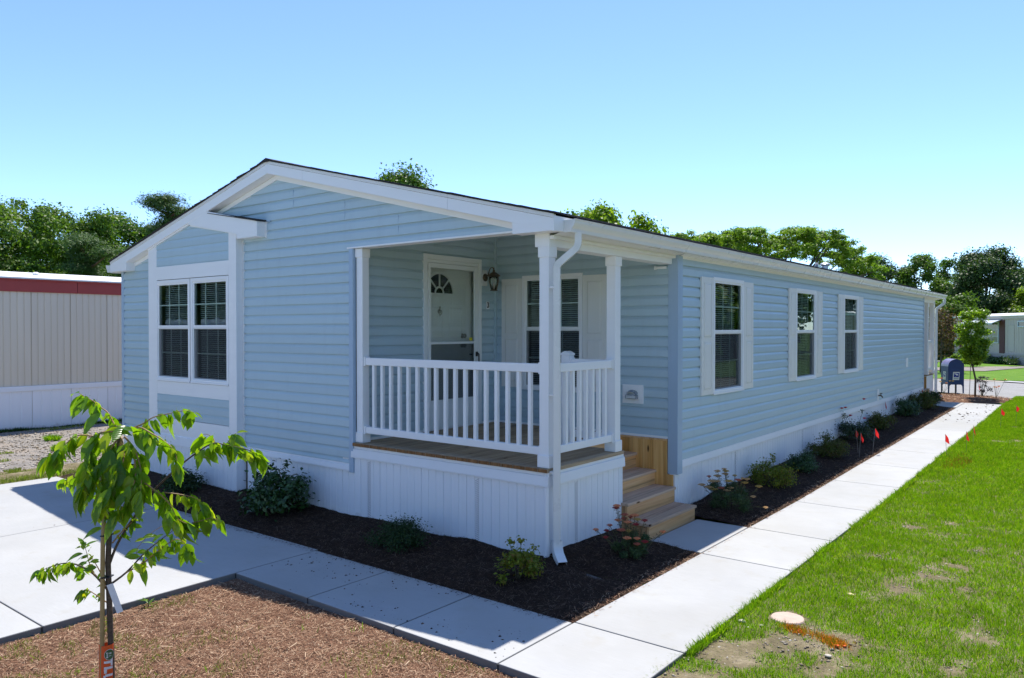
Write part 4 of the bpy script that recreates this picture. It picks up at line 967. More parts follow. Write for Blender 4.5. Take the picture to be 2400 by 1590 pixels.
# bark that has spilled over onto the concrete, and clippings along the lawn side
n=1500; x=-5+nr.rand(n)*5.9; y=-.975-np.abs(nr.randn(n))*.035; z=0*x+.003; chips('spilled_bark',np.stack([x,y,z],1),.020,.004,DCHIP,.15)
n=900; y=-.9+nr.rand(n)*16.5; x=.93+np.abs(nr.randn(n))*.03; chips('spilled_bark',np.stack([x,y,gzv(y)+.004],1),.020,.004,RCHIP,.15)
n=1500; y=-1.7+nr.rand(n)*14; x=1.775-np.abs(nr.randn(n))*.035; chips('grass_clippings',np.stack([x,y,gzv(y)+.003],1),.022,.002,THIN,.12)
p=tuft_pts(15000,-1.93,-.3,-4.4,-2.3,4.5,.50,47,yardz); p=p[nr.rand(len(p))<np.clip((-2.3-p[:,1]+(-.7-p[:,0])*.5)/1.1,0,1)]; blades('sprouting_grass',p,.036,.003,THIN,1.1)
for k in range(6):
    pass

p=scatter(2600,-5.2,.9,-.95,-.05,bedz,.02); chips('bark_strands',p,.062,.005,DCHIP,.3)
p=scatter(1800,.10,.9,2.4,9.,bedz,.02); chips('bark_strands',p,.062,.006,DCHIP,.3)
p=scatter(3600,-1.94,1.5,-4.6,-1.85,yardz,.024); chips('pale_chips',p,.042,.0065,RCHIP,.25)
# ================================================================ NEIGHBOUR HOMES
beige=wood=simple('beige_metal_siding',(.70,.62,.49),.55,.03,2,.05,8,stretch=(3,3,.3),per_obj=.04)
RED=simple('dark_red_fascia',(.36,.055,.045),.5,.06,2)
RWHITE=simple('white_roof_coating',(.78,.78,.76),.6,.03)
nb=empty('neighbour_mobile_home',(-13.9,5.,0),'beige metal sided mobile home with dark red fascia and white skirting beyond the gravel lot','house')
NX=-13.9
def vpanel(x,y0,y1,z0,z1,mat,name,parent,pitch=.128,deep=.012,sgn=1):
    m=M(); pts=[]; n=max(1,int(round((y1-y0)/pitch))); g=(y1-y0)/n
    for i in range(n): a=y0+i*g; pts+=[(a,0),(a+g*.78,0),(a+g*.84,-deep),(a+g*.94,-deep)]
    pts.append((y1-.003,0))
    vs=[(x+sgn*o,y,z) for y,o in pts for z in (z0,z1)]; m.add(vs,[(2*i,2*i+2,2*i+3,2*i+1) for i in range(len(pts)-1)])
    return mk(name,m,mat,parent,rec=False)
y=-.6
while y<14:
    vpanel(NX,y,y+.765,.90,2.87,beige,'wall_panel',nb); vpanel(NX+.01,y,y+.765,-.05,.81,SKIRT,'skirt_panel',nb,.19,.008); y+=.768
m=M(); m.box(NX-.02,NX+.035,-.6,14,.80,.905); mk('skirt_trim',m,SKIRT,nb,.004)
y=-.6
while y<14: m=M(); m.box(NX-.02,NX+.03,y+.003,y+2.43,2.868,3.10); mk('fascia_panel',m,RED,nb,.003); y+=2.436
m=M(); m.box(NX-.02,NX+.05,-.6,14,3.10,3.135); mk('fascia_cap',m,RED,nb,.003)
m=M(); m.add([(NX+.09,-.7,3.135),(NX+.09,14,3.135),(NX-1.9,14,3.36),(NX-1.9,-.7,3.36),(NX+.09,-.7,3.165),(NX+.09,14,3.165),(NX-1.9,14,3.40),(NX-1.9,-.7,3.40),(NX-4.1,14,3.165),(NX-4.1,-.7,3.165)],[(0,1,5,4),(4,5,6,7),(7,6,8,9),(0,1,2,3)]); mk('roof',m,RWHITE,nb)
m=M(); m.box(NX-4.0,NX-.03,-.6,14,-.1,3.13); mk('body',m,beige,nb)
m=M(); m.lathe([(.06,0),(.06,.06),(.09,.07),(.03,.10)],NX-.9,1.35,3.25,10); mk('roof_vent',m,RWHITE,nb)
# ---- grey trailer beyond the street
gt=empty('grey_trailer',(-1,45,.2),'grey ribbed trailer home with red shutters and an awning, beyond the street','house')
GREY=simple('grey_metal_siding',(.60,.49,.45),.6,.05,1.,.1,5,per_obj=.04); GSK=simple('dirty_skirting',(.50,.43,.40),.8,.12,1.)
AW=simple('awning_metal',(.55,.58,.63),.35,.03); TG=simple('trailer_glass',(.10,.12,.13),.12,.5,2,spec=.8); RSH=simple('oxblood_shutter',(.09,.018,.018),.6,.05)
# wall plane: through A (left end) to B, as a local frame (s along wall, o outward, z)
A_=Vector((-3.70,48.3,.18)); D_=Vector((3.87,-5.1,0)).normalized(); O_=Vector((-D_.y,D_.x,0))*-1
if O_.dot(Vector((3.9,-5.5,0))-Vector((-3.7,48.3,0)))<0: O_=-O_
GF=lambda s,o,z:tuple(A_+D_*s+O_*o+Vector((0,0,z)))
s_=0.
while s_<16:
    m=M(GF); g=.405
    pts=[]; 
    for i in range(3): a=s_+i*g/3; pts+=[(a,0),(a+.10,0),(a+.108,-.012),(a+.128,-.012)]
    pts.append((s_+g-.004,0)); vs=[(x,o,z) for x,o in pts for z in (.58,2.50)]; m.add(vs,[(2*i,2*i+2,2*i+3,2*i+1) for i in range(len(pts)-1)]); mk('wall_panel',m,GREY,gt,rec=False)
    m=M(GF); m.box(s_,s_+g-.006,-.02,-.004,-.1,.50); mk('skirt_panel',m,GSK,gt); s_+=g
m=M(GF); m.box(0,16,-.02,.03,.50,.60); mk('skirt_trim',m,GSK,gt)
m=M(GF); m.box(0,16,-3.6,-.03,-.1,2.60); mk('body',m,GREY,gt)
m=M(GF); m.box(-.02,16,-.02,.06,2.48,2.62); mk('fascia',m,GREY,gt)
m=M(GF); m.prism([(.10,2.62),(.10,2.66),(-1.8,2.84),(-3.7,2.66),(-3.7,2.62)],-.05,16,'x'); mk('roof',m,RWHITE,gt)
def gwin(a,b,z0,z1,k):
    m=M(GF); e=.06
    for q in ((a,b,z1-e,z1),(a,b,z0,z0+e),(a,a+e,z0+e,z1-e),(b-e,b,z0+e,z1-e)): m.box(q[0],q[1],.0,.05,q[2],q[3])
    for i in range(1,k): z=z0+(z1-z0)*i/k; m.box(a+e,b-e,.01,.045,z-.015,z+.015)
    W=mk('window_frame',m,AW,gt); m=M(GF); m.quad((a+e,.02,z0+e),(b-e,.02,z0+e),(b-e,.02,z1-e),(a+e,.02,z1-e)); mk('pane',m,TG,gt,rec=False)
gwin(2.2,4.42,1.12,2.32,3); gwin(6.05,7.6,2.02,2.36,1)
m=M(GF); m.prism([(.02,2.46),(.55,2.26),(.55,2.18),(.52,2.24),(.02,2.43)],1.5,4.65,'x'); mk('awning',m,AW,gt)
for a,b in ((4.48,4.92),(.60,.92)): m=M(GF); m.box(a,b,.0,.04,.58,2.42); mk('shutter',m,RSH,gt)
m=M(GF); m.box(5.2,5.72,.0,.006,.72,2.12); mk('utility_door',m,GREY,gt)
m=M(GF); 
for q in ((5.18,5.205,.70,2.14),(5.715,5.74,.70,2.14),(5.18,5.74,2.12,2.14)): m.box(q[0],q[1],.0,.012,q[2],q[3])
mk('door_edge',m,GSK,gt)
m=M(); p=GF(5.9,-1.0,2.70); m.lathe([(.10,0),(.10,.12),(.22,.14),(.22,.20),(.10,.26),(.18,.30),(.14,.42),(.02,.46)],p[0],p[1],p[2],10); mk('roof_vent',m,RWHITE,gt)
# pale house further left beyond the street
ph=empty('pale_blue_house',(-8,56,.2),'pale blue low house half hidden behind the brown leaved tree beyond the street','house')
m=M(); m.box(-13,-4.1,57.0,61,.1,2.9); mk('body',m,simple('pale_blue_siding',(.42,.47,.55),.6,.05,1),ph)
m=M(); m.prism([(56.5,2.9),(59,3.7),(61.5,2.9)],-13.3,-3.9,'x'); mk('roof',m,simple('pale_roof',(.50,.50,.52),.8,.05),ph)
m=M(); m.box(-9,-6.2,56.9,57.0,.2,1.3); m.box(-5.6,-4.6,56.92,57.0,1.0,2.2); mk('window',m,TG,ph)
# ================================================================ TREES
def leaf_cloud(name,parent,centers,radii,n,size,mat,seed,flat=1.,asp=.55,droop=0.,upb=.35,shell=.30,rn=None):
    r_=np.random.RandomState(seed); K=len(centers); ce=np.array(centers,float); ra=np.array(radii,float)
    if ra.ndim==1: ra=np.stack([ra,ra,ra*flat],1)
    vol=ra[:,0]*ra[:,1]+ra[:,0]*ra[:,2]; pk=vol/vol.sum(); k=r_.choice(K,n,p=pk)
    d=r_.randn(n,3); d/=np.linalg.norm(d,axis=1)[:,None]; rad=(shell+(1-shell)*r_.rand(n))**.8
    rad=rad*(.62+.75*r_.rand(n)**1.6); off=d*ra[k]*rad[:,None]
    c=ce[k]+off
    nrm=d*.7+np.array([0,0,upb])+r_.randn(n,3)*.55; nrm/=np.linalg.norm(nrm,axis=1)[:,None]
    t=np.cross(nrm,r_.randn(n,3)); t/=np.linalg.norm(t,axis=1)[:,None]; t[:,2]-=droop; t/=np.linalg.norm(t,axis=1)[:,None]
    b=np.cross(nrm,t); s=size*(.6+.8*r_.rand(n))[:,None]
    bend=nrm*s*.12
    v=np.stack([c-t*s/2,c+b*s*asp/2+bend,c+t*s/2,c-b*s*asp/2+bend],1).reshape(-1,3)
    return npmesh(name,v,np.arange(4*n).reshape(-1,4),mat,parent,rn=r_.rand(n) if rn is None else rn)
OAKL=attr_leaf('oak_leaf',[(.045,.10,.012),(.085,.165,.018),(.14,.23,.028)],.38,.5,.35,clump=.7)
LOCL=attr_leaf('locust_leaf',[(.11,.21,.02),(.18,.30,.03),(.26,.38,.05)],.42,.5,.3,clump=.8)
MAPL=attr_leaf('maple_leaf',[(.11,.20,.015),(.19,.30,.02),(.30,.40,.04)],.46,.5,.3,clump=.8)
DARKL=attr_leaf('dark_forest_leaf',[(.028,.062,.018),(.055,.105,.028),(.095,.155,.045)],.32,.5,.35,clump=.35)
MIDL=attr_leaf('mid_green_leaf',[(.06,.125,.016),(.105,.19,.022),(.16,.25,.04)],.4,.5,.3,clump=.4)
PINEL=attr_leaf('pine_needle',[(.04,.09,.022),(.07,.135,.03),(.11,.18,.04)],.22,.6,.3,clump=.9)
BRNL=attr_leaf('brown_purple_leaf',[(.06,.035,.02),(.12,.075,.04),(.18,.12,.06)],.25,.6,.2)
BRTL=attr_leaf('bright_young_leaf',[(.10,.20,.012),(.18,.32,.02),(.28,.42,.03)],.48,.4,.4,(1.2,1.2,.4),3.)
GRY=simple('grey_bark',(.12,.10,.08),.9,.3,8,.6,20,stretch=(2,2,.5))
def crown_blobs(cx,cy,cz,rx,ry,rz,k,br,seed,power=1.):
    r_=random.Random(seed); out=[]; rad=[]
    for i in range(k):
        for _ in range(50):
            a=(r_.uniform(-1,1),r_.uniform(-1,1),r_.uniform(-1,1))
            q=a[0]**2+a[1]**2+a[2]**2
            if .25<q<1: break
        out.append((cx+a[0]*rx,cy+a[1]*ry,cz+a[2]*rz)); b=br*r_.uniform(.6,1.35); rad.append((b,b,b*.72))
    return out,rad
def tree(name,x,y,z0,h,rx,rz,k,br,n,ls,mat,seed,label,group,cat='tree',trunk_r=.16,trunkm=None,lean=0,asp=.6,limbs=6,ry=None,droop=0.,group_=None,extra=()):
    T=empty(name,(x,y,z0),label,cat,group); h-=br*.45
    cz=z0+h-rz; ce,ra=crown_blobs(x+lean,y,cz,rx,ry or rx,rz,k,br,seed)
    for e in extra: ce.append((x+e[0],y+e[1],z0+e[2])); ra.append((e[3],e[3],e[3]*.75))
    leaf_cloud('crown',T,ce,ra,n,ls,mat,seed,asp=asp,droop=droop)
    m=M(); r_=random.Random(seed+1)
    top=Vector((x+lean,y,cz+rz*.35)); base=Vector((x,y,z0-.1)); pts=[]
    for i in range(8):
        t=i/7; p=base.lerp(top,t); pts.append((p.x+r_.uniform(-.06,.06)*trunk_r*8*t,p.y+r_.uniform(-.06,.06)*trunk_r*8*t,p.z))
    m.tube(pts,[trunk_r*(1.15-.95*i/7) for i in range(8)],8)
    mk('trunk',m,trunkm or GRY,T,smooth=True)
    m=M()
    for q in sorted(range(len(ce)),key=lambda _:r_.random())[:limbs]:
        i=r_.randint(3,6); a=Vector(pts[i]); b=Vector(ce[q]); mid=a.lerp(b,.5)+Vector((r_.uniform(-.2,.2),r_.uniform(-.2,.2),.12*(b-a).length)); rr_=trunk_r*(1.1-.9*i/7)*.5
        m.tube([a,mid,b],[rr_,rr_*.6,rr_*.22],6)
    if m.v: mk('limb',m,trunkm or GRY,T,smooth=True)
    return T
K=1/1799.
def at(px,d):   # ground position of something that stands d metres out, px across the view (used only to lay the far trees out)
    a=math.atan((px-1200)*K); az=.664-a; L=d/math.cos(a); return 3.9375-math.sin(az)*L, -5.5304+math.cos(az)*L
def hz(py,d): return 2.0892-(py-772)*K*d
gL='trees in a row behind the beige neighbour home'
def farT(name,px,d,py,wpx,mat,label,seed,n=15000,k=34,rzf=.42,group=None,ls=None,trunk=.18,cat='tree',**kw):
    x,y=at(px,d); H=hz(py,d); rx=wpx*K*d/2; rz=max(H*rzf,rx*.6)
    return tree(name,x,y,0. if px<1200 else .18,H,rx*.86,rz*.9,k,(rx*.30+.25)*(34/k)**.6,int(n*1.0) if ls else int(n*1.6),ls or d*.0041,mat,seed,label,group,cat,trunk,**kw)
farT('leafy_tree',40,34,446,330,MIDL,'tall loose green tree at the far left edge, above the neighbour roof',101,24000,70,.46,gL)
farT('leafy_tree',175,36,470,260,MIDL,'rounded green tree second from the left above the neighbour roof',102,20000,60,.46,gL)
farT('leafy_tree',-95,31,420,260,MIDL,'green tree cut off by the left picture edge behind the neighbour home',103,12000,30,.46,gL)
farT('leafy_tree',285,44,472,190,OAKL,'pale airy tree behind the pine, left of the gable roof',104,14000,30,.44,gL)
farT('leafy_tree',110,52,560,420,DARKL,'dark tree mass low behind the neighbour roof on the left',105,20000,40,.48,gL)
farT('leafy_tree',300,50,575,300,DARKL,'dark tree low behind the pine trees',106,16000,36,.48,gL)
farT('leafy_tree',462,40,470,150,MIDL,'light green tree top just left of the gable roof rake',107,12000,24,.40,gL)
farT('leafy_tree',545,46,418,120,OAKL,'thin tree top poking over the left slope of the gable roof',108,5000,16,.35,gL)
# pines: layered plates of needles on bare reddish limbs
PBARK=simple('reddish_pine_bark',(.20,.11,.07),.9,.25,10,.6,20)
def pine(px,d,py,wpx,seed,label,plates,ztop=1.):
    x,y=at(px,d); H=hz(py,d); T=empty('pine_tree',(x,y,0),label,'tree',gL); r_=random.Random(seed)
    m=M(); pts=[(x+.12*math.sin(i*.8),y,H*.93*i/8) for i in range(9)]; m.tube(pts,[.20*(1-.09*i) for i in range(9)],8); mk('trunk',m,PBARK,T,smooth=True)
    ce=[];ra=[];lm=M(); rx=wpx*K*d/2
    for i in range(plates):
        t=i/(plates-1); z=H*(.42+.55*t); a=r_.uniform(0,6.28) if i%3 else (0. if i%2 else math.pi); L=rx*(1.05-.62*t)*r_.uniform(.55,1.1)
        ex,ey=math.cos(a)*L,math.sin(a)*L*.6; b=(x+ex,y+ey,z+.10*L)
        lm.tube([(x,y,z-.25),(x+ex*.5,y+ey*.5,z-.08),b],[.06,.045,.02],6)
        for q in range(5): ce.append((b[0]-ex*.22*q+r_.uniform(-.3,.3),b[1]-ey*.22*q+r_.uniform(-.3,.3),b[2]+r_.uniform(-.08,.2))); ra.append((.62*r_.uniform(.7,1.2),.62,.24))
    mk('limb',lm,PBARK,T,smooth=True)
    leaf_cloud('needles',T,ce,ra,34000,.15,PINEL,seed,asp=.16,upb=.8,shell=.2)
pine(395,30,462,230,201,'dark pine with reddish bare limbs left of the gable roof',18)
pine(205,29,560,300,202,'lower spreading pine with a bare limb above the neighbour roof',13)
pine(330,28,600,240,203,'lowest spreading pine right above the neighbour roof end',10)
# tree tops above the roof line
farT('oak_tree',915,38,394,250,OAKL,'round dense oak top rising behind the gable roof',110,26000,40,.30,None,trunk=.25,ls=.17)
farT('maple_tree',1385,30,466,118,MAPL,'bright maple top behind the roof above the corner post',111,9000,26,.26,'maples behind the roof',ls=.17)
farT('maple_tree',1508,31,500,92,MAPL,'smaller bright maple top right of the other one behind the roof',112,5200,20,.20,'maples behind the roof',ls=.17)
# big spreading locust
x,y=at(1800,30); T=empty('locust_tree',(x,y,.18),'wide flat topped locust tree with feathery leaves behind the long roof','tree'); r_=random.Random(31)
ce=[];ra=[];lm=M(); lm.tube([(x,y,0),(x+.1,y,1.5),(x,y,3.0)],[.24,.2,.17],8)
ux,uy=math.cos(.664),math.sin(.664)
for i in range(420):
    u=r_.uniform(-1,1); s=u*4.0; dep=r_.uniform(-1.7,1.7)
    prof=hz(526,30)-.22-(1.5*((s-1.6)/2.5)**2 if s>1.6 else 0)-(.22*((s+.8)/3.2)**2 if s<-.8 else 0)
    z=prof-abs(r_.gauss(0,.50))-.12*abs(dep)-.30*max(0,math.sin(s*2.3+1.0))*r_.random(); 
    if s<-1.0: z=max(z,4.3)
    b=(x+ux*s-uy*dep*.9,y+uy*s+ux*dep*.9,z); ce.append(b); w_=r_.uniform(.18,.40); ra.append((w_,w_,.15))
    if i%14==0: lm.tube([(x,y,2.6+.3*r_.random()),(x+ux*s*.45,y+uy*s*.45,2.9+.25*(z-2.9)+.25),b],[.085,.055,.015],6)
for s,z in ((3.9,4.6),(4.15,4.3),(3.7,3.9),(4.0,3.6),(3.5,3.4)): ce.append((x+ux*s,y+uy*s,z)); ra.append((.3,.3,.35))
mk('trunk',lm,GRY,T,smooth=True)
leaf_cloud('crown',T,ce,ra,46000,.15,LOCL,33,asp=.30,upb=.9,shell=.0,droop=.3)
# woods on the right
gR='dark wood edge behind the grey trailer'
for i,(px,d,py,wp,mt,lab,n) in enumerate((
 (2075,62,596,150,DARKL,'dark tree at the left end of the wood edge, right of the locust',14000),
 (2160,60,600,120,MIDL,'greyish tree second from the left in the wood edge',11000),
 (2235,62,590,120,OAKL,'tree with a notch beside it in the middle of the wood edge',12000),
 (2310,56,576,170,DARKL,'tallest dark tree of the wood edge above the trailer',22000),
 (2385,60,620,140,DARKL,'dark tree behind the trailer at the right edge of the wood',14000),
 (2415,52,668,110,MAPL,'bright yellow green tree at the right picture edge above the trailer',9000),
 (2130,50,668,90,MAPL,'low light green tree just above the far eave of the long roof',2500),
 (2225,50,680,140,MIDL,'middle green tree right behind the far end of the house',10000),
 (2330,54,690,220,DARKL,'dark low tree directly behind the trailer roof',16000),
 (2460,64,640,160,DARKL,'dark tree cut off by the right picture edge',6000))):
    farT('woodland_tree',px,d,py,wp,mt,lab,300+i,int(n*2.1),50,.46,gR,ls=.17,trunk=.22)
farT('brown_leaved_tree',2206,34,712,72,BRNL,'small sparse brown leaved tree beside the far corner of the house',330,1500,16,.44,None,ls=.11,trunk=.05)
x,y=at(2222,48); T=empty('dark_shrub',(x,y,.18),'dark flowering shrub beside the path beyond the street','shrub')
ce,ra=crown_blobs(x,y,.75,1.9,1.0,.6,18,.42,41); leaf_cloud('foliage',T,ce,ra,5000,.14,DARKL,42)
x,y=at(2258,39); T=empty('hosta_clump',(x,y,.18),'bright broad leaved hosta clump behind the blue collection box','shrub')
ce,ra=crown_blobs(x,y,.45,.75,.5,.30,16,.22,43); leaf_cloud('foliage',T,ce,ra,1500,.20,BRTL,44,asp=.5)
x,y=at(2335,42.3); T=empty('low_ivy',(x,y,.18),'low dark ground cover along the foot of the trailer','ground cover'); T['kind']='thing'
ce=[GF(s,.35,.15+.12*random.Random(int(s*7)).random()) for s in [1.2+.33*i for i in range(16)]]; leaf_cloud('foliage',T,ce,[(.34,.34,.22)]*len(ce),5000,.10,DARKL,46)
# trees that stand behind the camera, seen in the window glass
sides=((-24,-10,9.5,''),(-27,-16,10,''),(-32,-13,11,''),(-22,-6.5,8.5,''),(-34,-22,11,''),(-30,-6,10,''),(-8,-34,8,''),(-1,-38,9,''),(7,-33,7.5,''),(15,-30,9,''),(22,-22,8,''),(-16,-28,8.5,''),(-25,-22,8,''),(-30,-14,8,''),(17,4,7,''),(19,12,8,''),(17,20,7.5,''),(20,28,8,''),(18,37,8,''),(16,46,8,''),(15,-8,7,''),(9,56,11,''),(15,46,10,''),(21,42,11,''),(27,40,11,''),(13,66,13,''),(21,60,13,''),(30,55,12,''))
for i,(x,y,h,_) in enumerate(sides):
    tree('park_tree',x,y,0,h,3.6,h*.46,24,1.5,5200,.42,DARKL if i%2 else MIDL,400+i,'leafy park tree across the open lawn, seen mirrored in the window glass','trees mirrored in the windows','tree',.25)
# ---- young street tree with stake
x,y=.934,19.207
T=empty('young_maple',(x,y,.18),'young bright green maple with a dense round crown beside the blue collection box','tree')
ce=[];ra=[]; r_=random.Random(9)
k2=K*math.hypot(x-3.94,y+5.53)
for i in range(95):
    a=r_.uniform(0,6.28); t=r_.random(); zc=1.06+t*1.30; rad=.47*math.sin(min(1,.25+t*.95)*math.pi*.62)*r_.uniform(.35,1.0)
    if t>.82: rad*=.75
    ce.append((x-.05+rad*math.cos(a),y+rad*math.sin(a),zc+.2)); ra.append((.15,.15,.13))
leaf_cloud('crown',T,ce,ra,11000,.055,BRTL,51,asp=.7,shell=.2)
m=M(); m.tube([(x,y,.1),(x+.01,y,.7),(x-.09,y,1.2),(x-.10,y,1.9)],[.028,.024,.020,.008],8)
for q in range(12): m.tube([(x-.095,y,1.25+.04*q),ce[q*3]],[.009,.003],5)
mk('trunk',m,BARK,T,smooth=True)
m=M(); m.tube([(x-.13,y-.05,.15),(x-.10,y-.05,1.2)],.008,6); mk('stake',m,simple('thin_steel_stake',(.12,.11,.10),.6),T)
# ================================================================ BLUE COLLECTION MAILBOX
MB_=empty('mailbox',(.13,20.95,.17),'dark blue rounded top street collection mailbox on four legs beyond the far bed','mailbox')
BLU=simple('postal_blue_paint',(.012,.038,.15),.5,.2,5,.1,20,dirt=((.10,.04,.08),7,.62,.8))
BLUT=simple('faded_blue_top',(.17,.16,.30),.35,.2,6,dirt=((.35,.25,.35),5,.5,.75))
a=math.radians(31); ca,sa=math.cos(a),math.sin(a)
MF=lambda u,v,z:(.13+u*ca-v*sa,20.95+u*sa+v*ca,.17+z)
# front (arched side) spans u; v is depth
Wm,Dm=.225,.25
arc=[(Wm,.80)]+[(Wm*math.cos(t),.80+Wm*.98*math.sin(t)) for t in [math.pi*i/14 for i in range(1,14)]]+[(-Wm,.80)]
prof=arc+[(-Wm,.26),(Wm,.26)]
m=M(MF); m.prism([(q[0],q[1]) for q in prof],-Dm,Dm,'y'); mk('body',m,BLU,MB_,.006)
m=M(MF); top=[(1.012*q[0],.80+(q[1]-.80)*1.015+.003) for q in arc]; n=len(top)
m.add([(u,-Dm-.004,z) for u,z in top]+[(u,Dm+.004,z) for u,z in top],[(i,i+1,n+i+1,n+i) for i in range(n-1)]); mk('top_hood',m,BLUT,MB_,rec=False)
for su in (-1,1):
    for sv in (-1,1):
        m=M(MF); m.prism([(su*Wm,.27),(su*(Wm-.09),.27),(su*(Wm-.045),.22),(su*(Wm-.035),.0),(su*Wm,.0)],sv*Dm-.02 if sv>0 else -Dm,sv*Dm if sv>0 else -Dm+.02,'y'); mk('leg',m,BLU,MB_,.003)
m=M(MF); m.box(-.015,.015,-.22,-.20,0,.26); mk('support_pole',m,BARK,MB_)
LAB=simple('label_white',(.70,.72,.74),.4,.02); LBL=simple('emblem_blue',(.01,.025,.28),.4,.02); LGR=simple('label_grey_lettering',(.30,.32,.36),.5)
def emblem(face,c,wd,ht):
    """white label with a leaning blue panel and a white eagle head sweeping across it"""
    if face=='front': P=lambda a,b,e:MF(c+a,-Dm-.003-e,.40+b)
    else: P=lambda a,b,e:MF(-Wm-.003-e,c-a,.40+b)
    E=mkp=lambda nm,poly,e,mat,par:mk(nm,M(lambda u,v,z:P(u,v,z)).add([(x*wd,y*ht,e) for x,y in poly],[tuple(range(len(poly)))]),mat,par,rec=False)
    k=.12
    L_=mk('emblem_label',M(lambda u,v,z:P(u,v,z)).add([(-.5*wd,0,0),(.42*wd,0,0),(.5*wd,ht,0),(-.42*wd,ht,0)],[(0,1,2,3)]),LAB,MB_,rec=False)
    E('emblem_panel',[(-.36,.34),(.36,.34),(.42,.88),(-.30,.88)],.002,LBL,L_)
    E('eagle_head',[(-.40,.80),(.0,.80),(.22,.72),(.34,.62),(.20,.60),(.06,.55),(-.24,.36),(.02,.50),(.05,.62),(-.10,.70)],.003,LAB,L_)
    E('wordmark',[(-.36,.12),(.33,.12),(.345,.22),(-.345,.22)],.002,LGR,L_)
emblem('front',.0,.20,.24); emblem('side',.0,.20,.24)
# ================================================================ UTILITY FLAGS
FRED=simple('red_vinyl_flag',(.62,.018,.02),.5,.1,20)
n_=N('red_flag_thin'); d_=n_.bsdf((.62,.02,.02),.45); t_=n_.n('BsdfTranslucent'); t_.inputs[0].default_value=(.9,.03,.03,1); mx=n_.n('MixShader'); mx.inputs[0].default_value=.45; n_.l(d_,mx.inputs[1]); n_.l(t_.outputs[0],mx.inputs[2]); FRED=n_.done(mx.outputs[0])
WIRE=simple('flag_wire',(.25,.24,.24),.4,metal=.6)
def flag(x,y,z,h,label,seed,fold=.4,sz=.12,rz=0):
    F=empty('marker_flag',(0,0,0),label,'flag','red utility marker flags'); r_=random.Random(seed)
    m=M(); l1,l2=r_.uniform(-.05,.05),r_.uniform(-.03,.03); m.tube([(0,0,-.05),(l1*.5,l2*.5,h*.5),(l1,l2,h)],.0025,5); mk('wire',m,WIRE,F)
    m=M(); n=5; vs=[]
    for i in range(n+1):
        t=i/n
        for j in range(4):
            q=j/3; dx=t*sz*fold; dz=-t*sz*(1-fold)*.9; vs.append((l1+dx+.006*q,l2+.018*math.sin(t*5+q*2+seed)*t+.012*q,h-q*sz*.8+dz*(1.1-q*.5)))
    m.add(vs,[(i*4+j,(i+1)*4+j,(i+1)*4+j+1,i*4+j+1) for i in range(n) for j in range(3)]); mk('flag_cloth',m,FRED,F,rec=False,smooth=True)
    F.location=(x,y,z); F.rotation_euler=(0,0,rz); return F
for i,a_ in enumerate(((.78,7.45,'red flag in the dark bed nearest the walk, just past the roses',.42),(.70,7.75,'red flag in the dark bed, behind the other two near the roses',.44),(.86,7.95,'tallest red flag in the dark bed by the walk edge',.44),
  (1.85,8.5,'red flag on the lawn leaning over the walk edge',.36),(2.03,9.2,'red flag in the grass, left of a pair by the walk',.34),(2.04,9.9,'thin folded red flag in the grass, right of the pair by the walk',.36),
  (2.19,12.5,'red flag far out in the lawn, left of the two far ones',.42),(2.40,13.1,'red flag at the right edge of the lawn, farthest from the walk',.44),
  (.17,12.2,'red flag against the white skirting between two shrubs',.46),(.16,16.1,'red flag against the skirting nearest the far end of the house',.46),(1.02,19.25,'red flag tied low beside the young maple trunk',.42))):
    flag(a_[0],a_[1],gz(a_[1])-.02,a_[3],a_[2],i,fold=(.25,.3,.35,.45,.35,.15,.4,.5,.2,.2,.2)[i],sz=.15,rz=.664+.4*math.sin(i*2.1))
# ================================================================ GROUND ITEMS
m=M(); m.lathe([(.118,-.05),(.118,-.010),(.112,-.002),(.0,.001)],2.10,.058,.004,36); o=mk('cleanout_cover',m,simple('pink_concrete',(.50,.375,.30),.85,.12,14,.6,80),smooth=False); tag(o,'round pinkish concrete cover set flush in the grass','ground cover lid')
def clodmarks(name,pts,col,label):
    v=np.array(pts); nn=len(v); pebbles(name,v,.006,simple(name+'_paint',col,.8,.1)); 
pp=[]
for k in range(75):
    t=nr.rand(); g_=nr.randn(2)*.025
    q=(2.16+.06*nr.rand()+g_[0]*.8,-.13+g_[1]*.6) if k<15 else ((2.50+g_[0]*1.3,-.215+g_[1]) if k<50 else (2.16+.34*t+g_[0]*.5,-.12-.07*t+g_[1]*.5)); pp.append((q[0],q[1],float(lawnz(np.array(q[0]),np.array(q[1])))+.012))
clodmarks('orange_marking_paint',pp,(.85,.16,.03),'')
OG=attr_leaf('orange_painted_grass',[(.20,.24,.02),(.42,.20,.02),(.70,.20,.04)],.4)
q=np.array(pp); q=q[nr.randint(0,len(q),1100)]+nr.randn(1100,3)*np.array([.032,.026,0]); q[:,2]-=.012; blades('painted_grass',q,.035,.005,OG,.8)
q=np.stack([1.95+.28*nr.rand(500)+.05*nr.randn(500),7.6+.5*nr.rand(500)+.3*nr.randn(500),0*nr.rand(500)+.03],1); q[:,2]=lawnz(q[:,0],q[:,1]); blades('painted_grass',q,.05,.008,attr_leaf('rust_painted_grass',[(.22,.10,.02),(.32,.12,.02)],.3),.8)
# dark slate splash strip under the downspout outlet
m=M(); m.add([(.20,-.02,.004),(.36,-.045,.0),(.52,-.11,-.008),(.60,-.13,-.010),(.66,-.08,-.006),(.58,-.02,-.0),(.42,.0,.004),(.28,.03,.008)],[tuple(range(8))]); o=mk('splash_sheet',m,simple('dark_slate_sheet',(.03,.035,.045),.35,.3,6),rec=False); tag(o,'dark plastic drainage sheet lying in the bark below the downspout','drainage sheet')
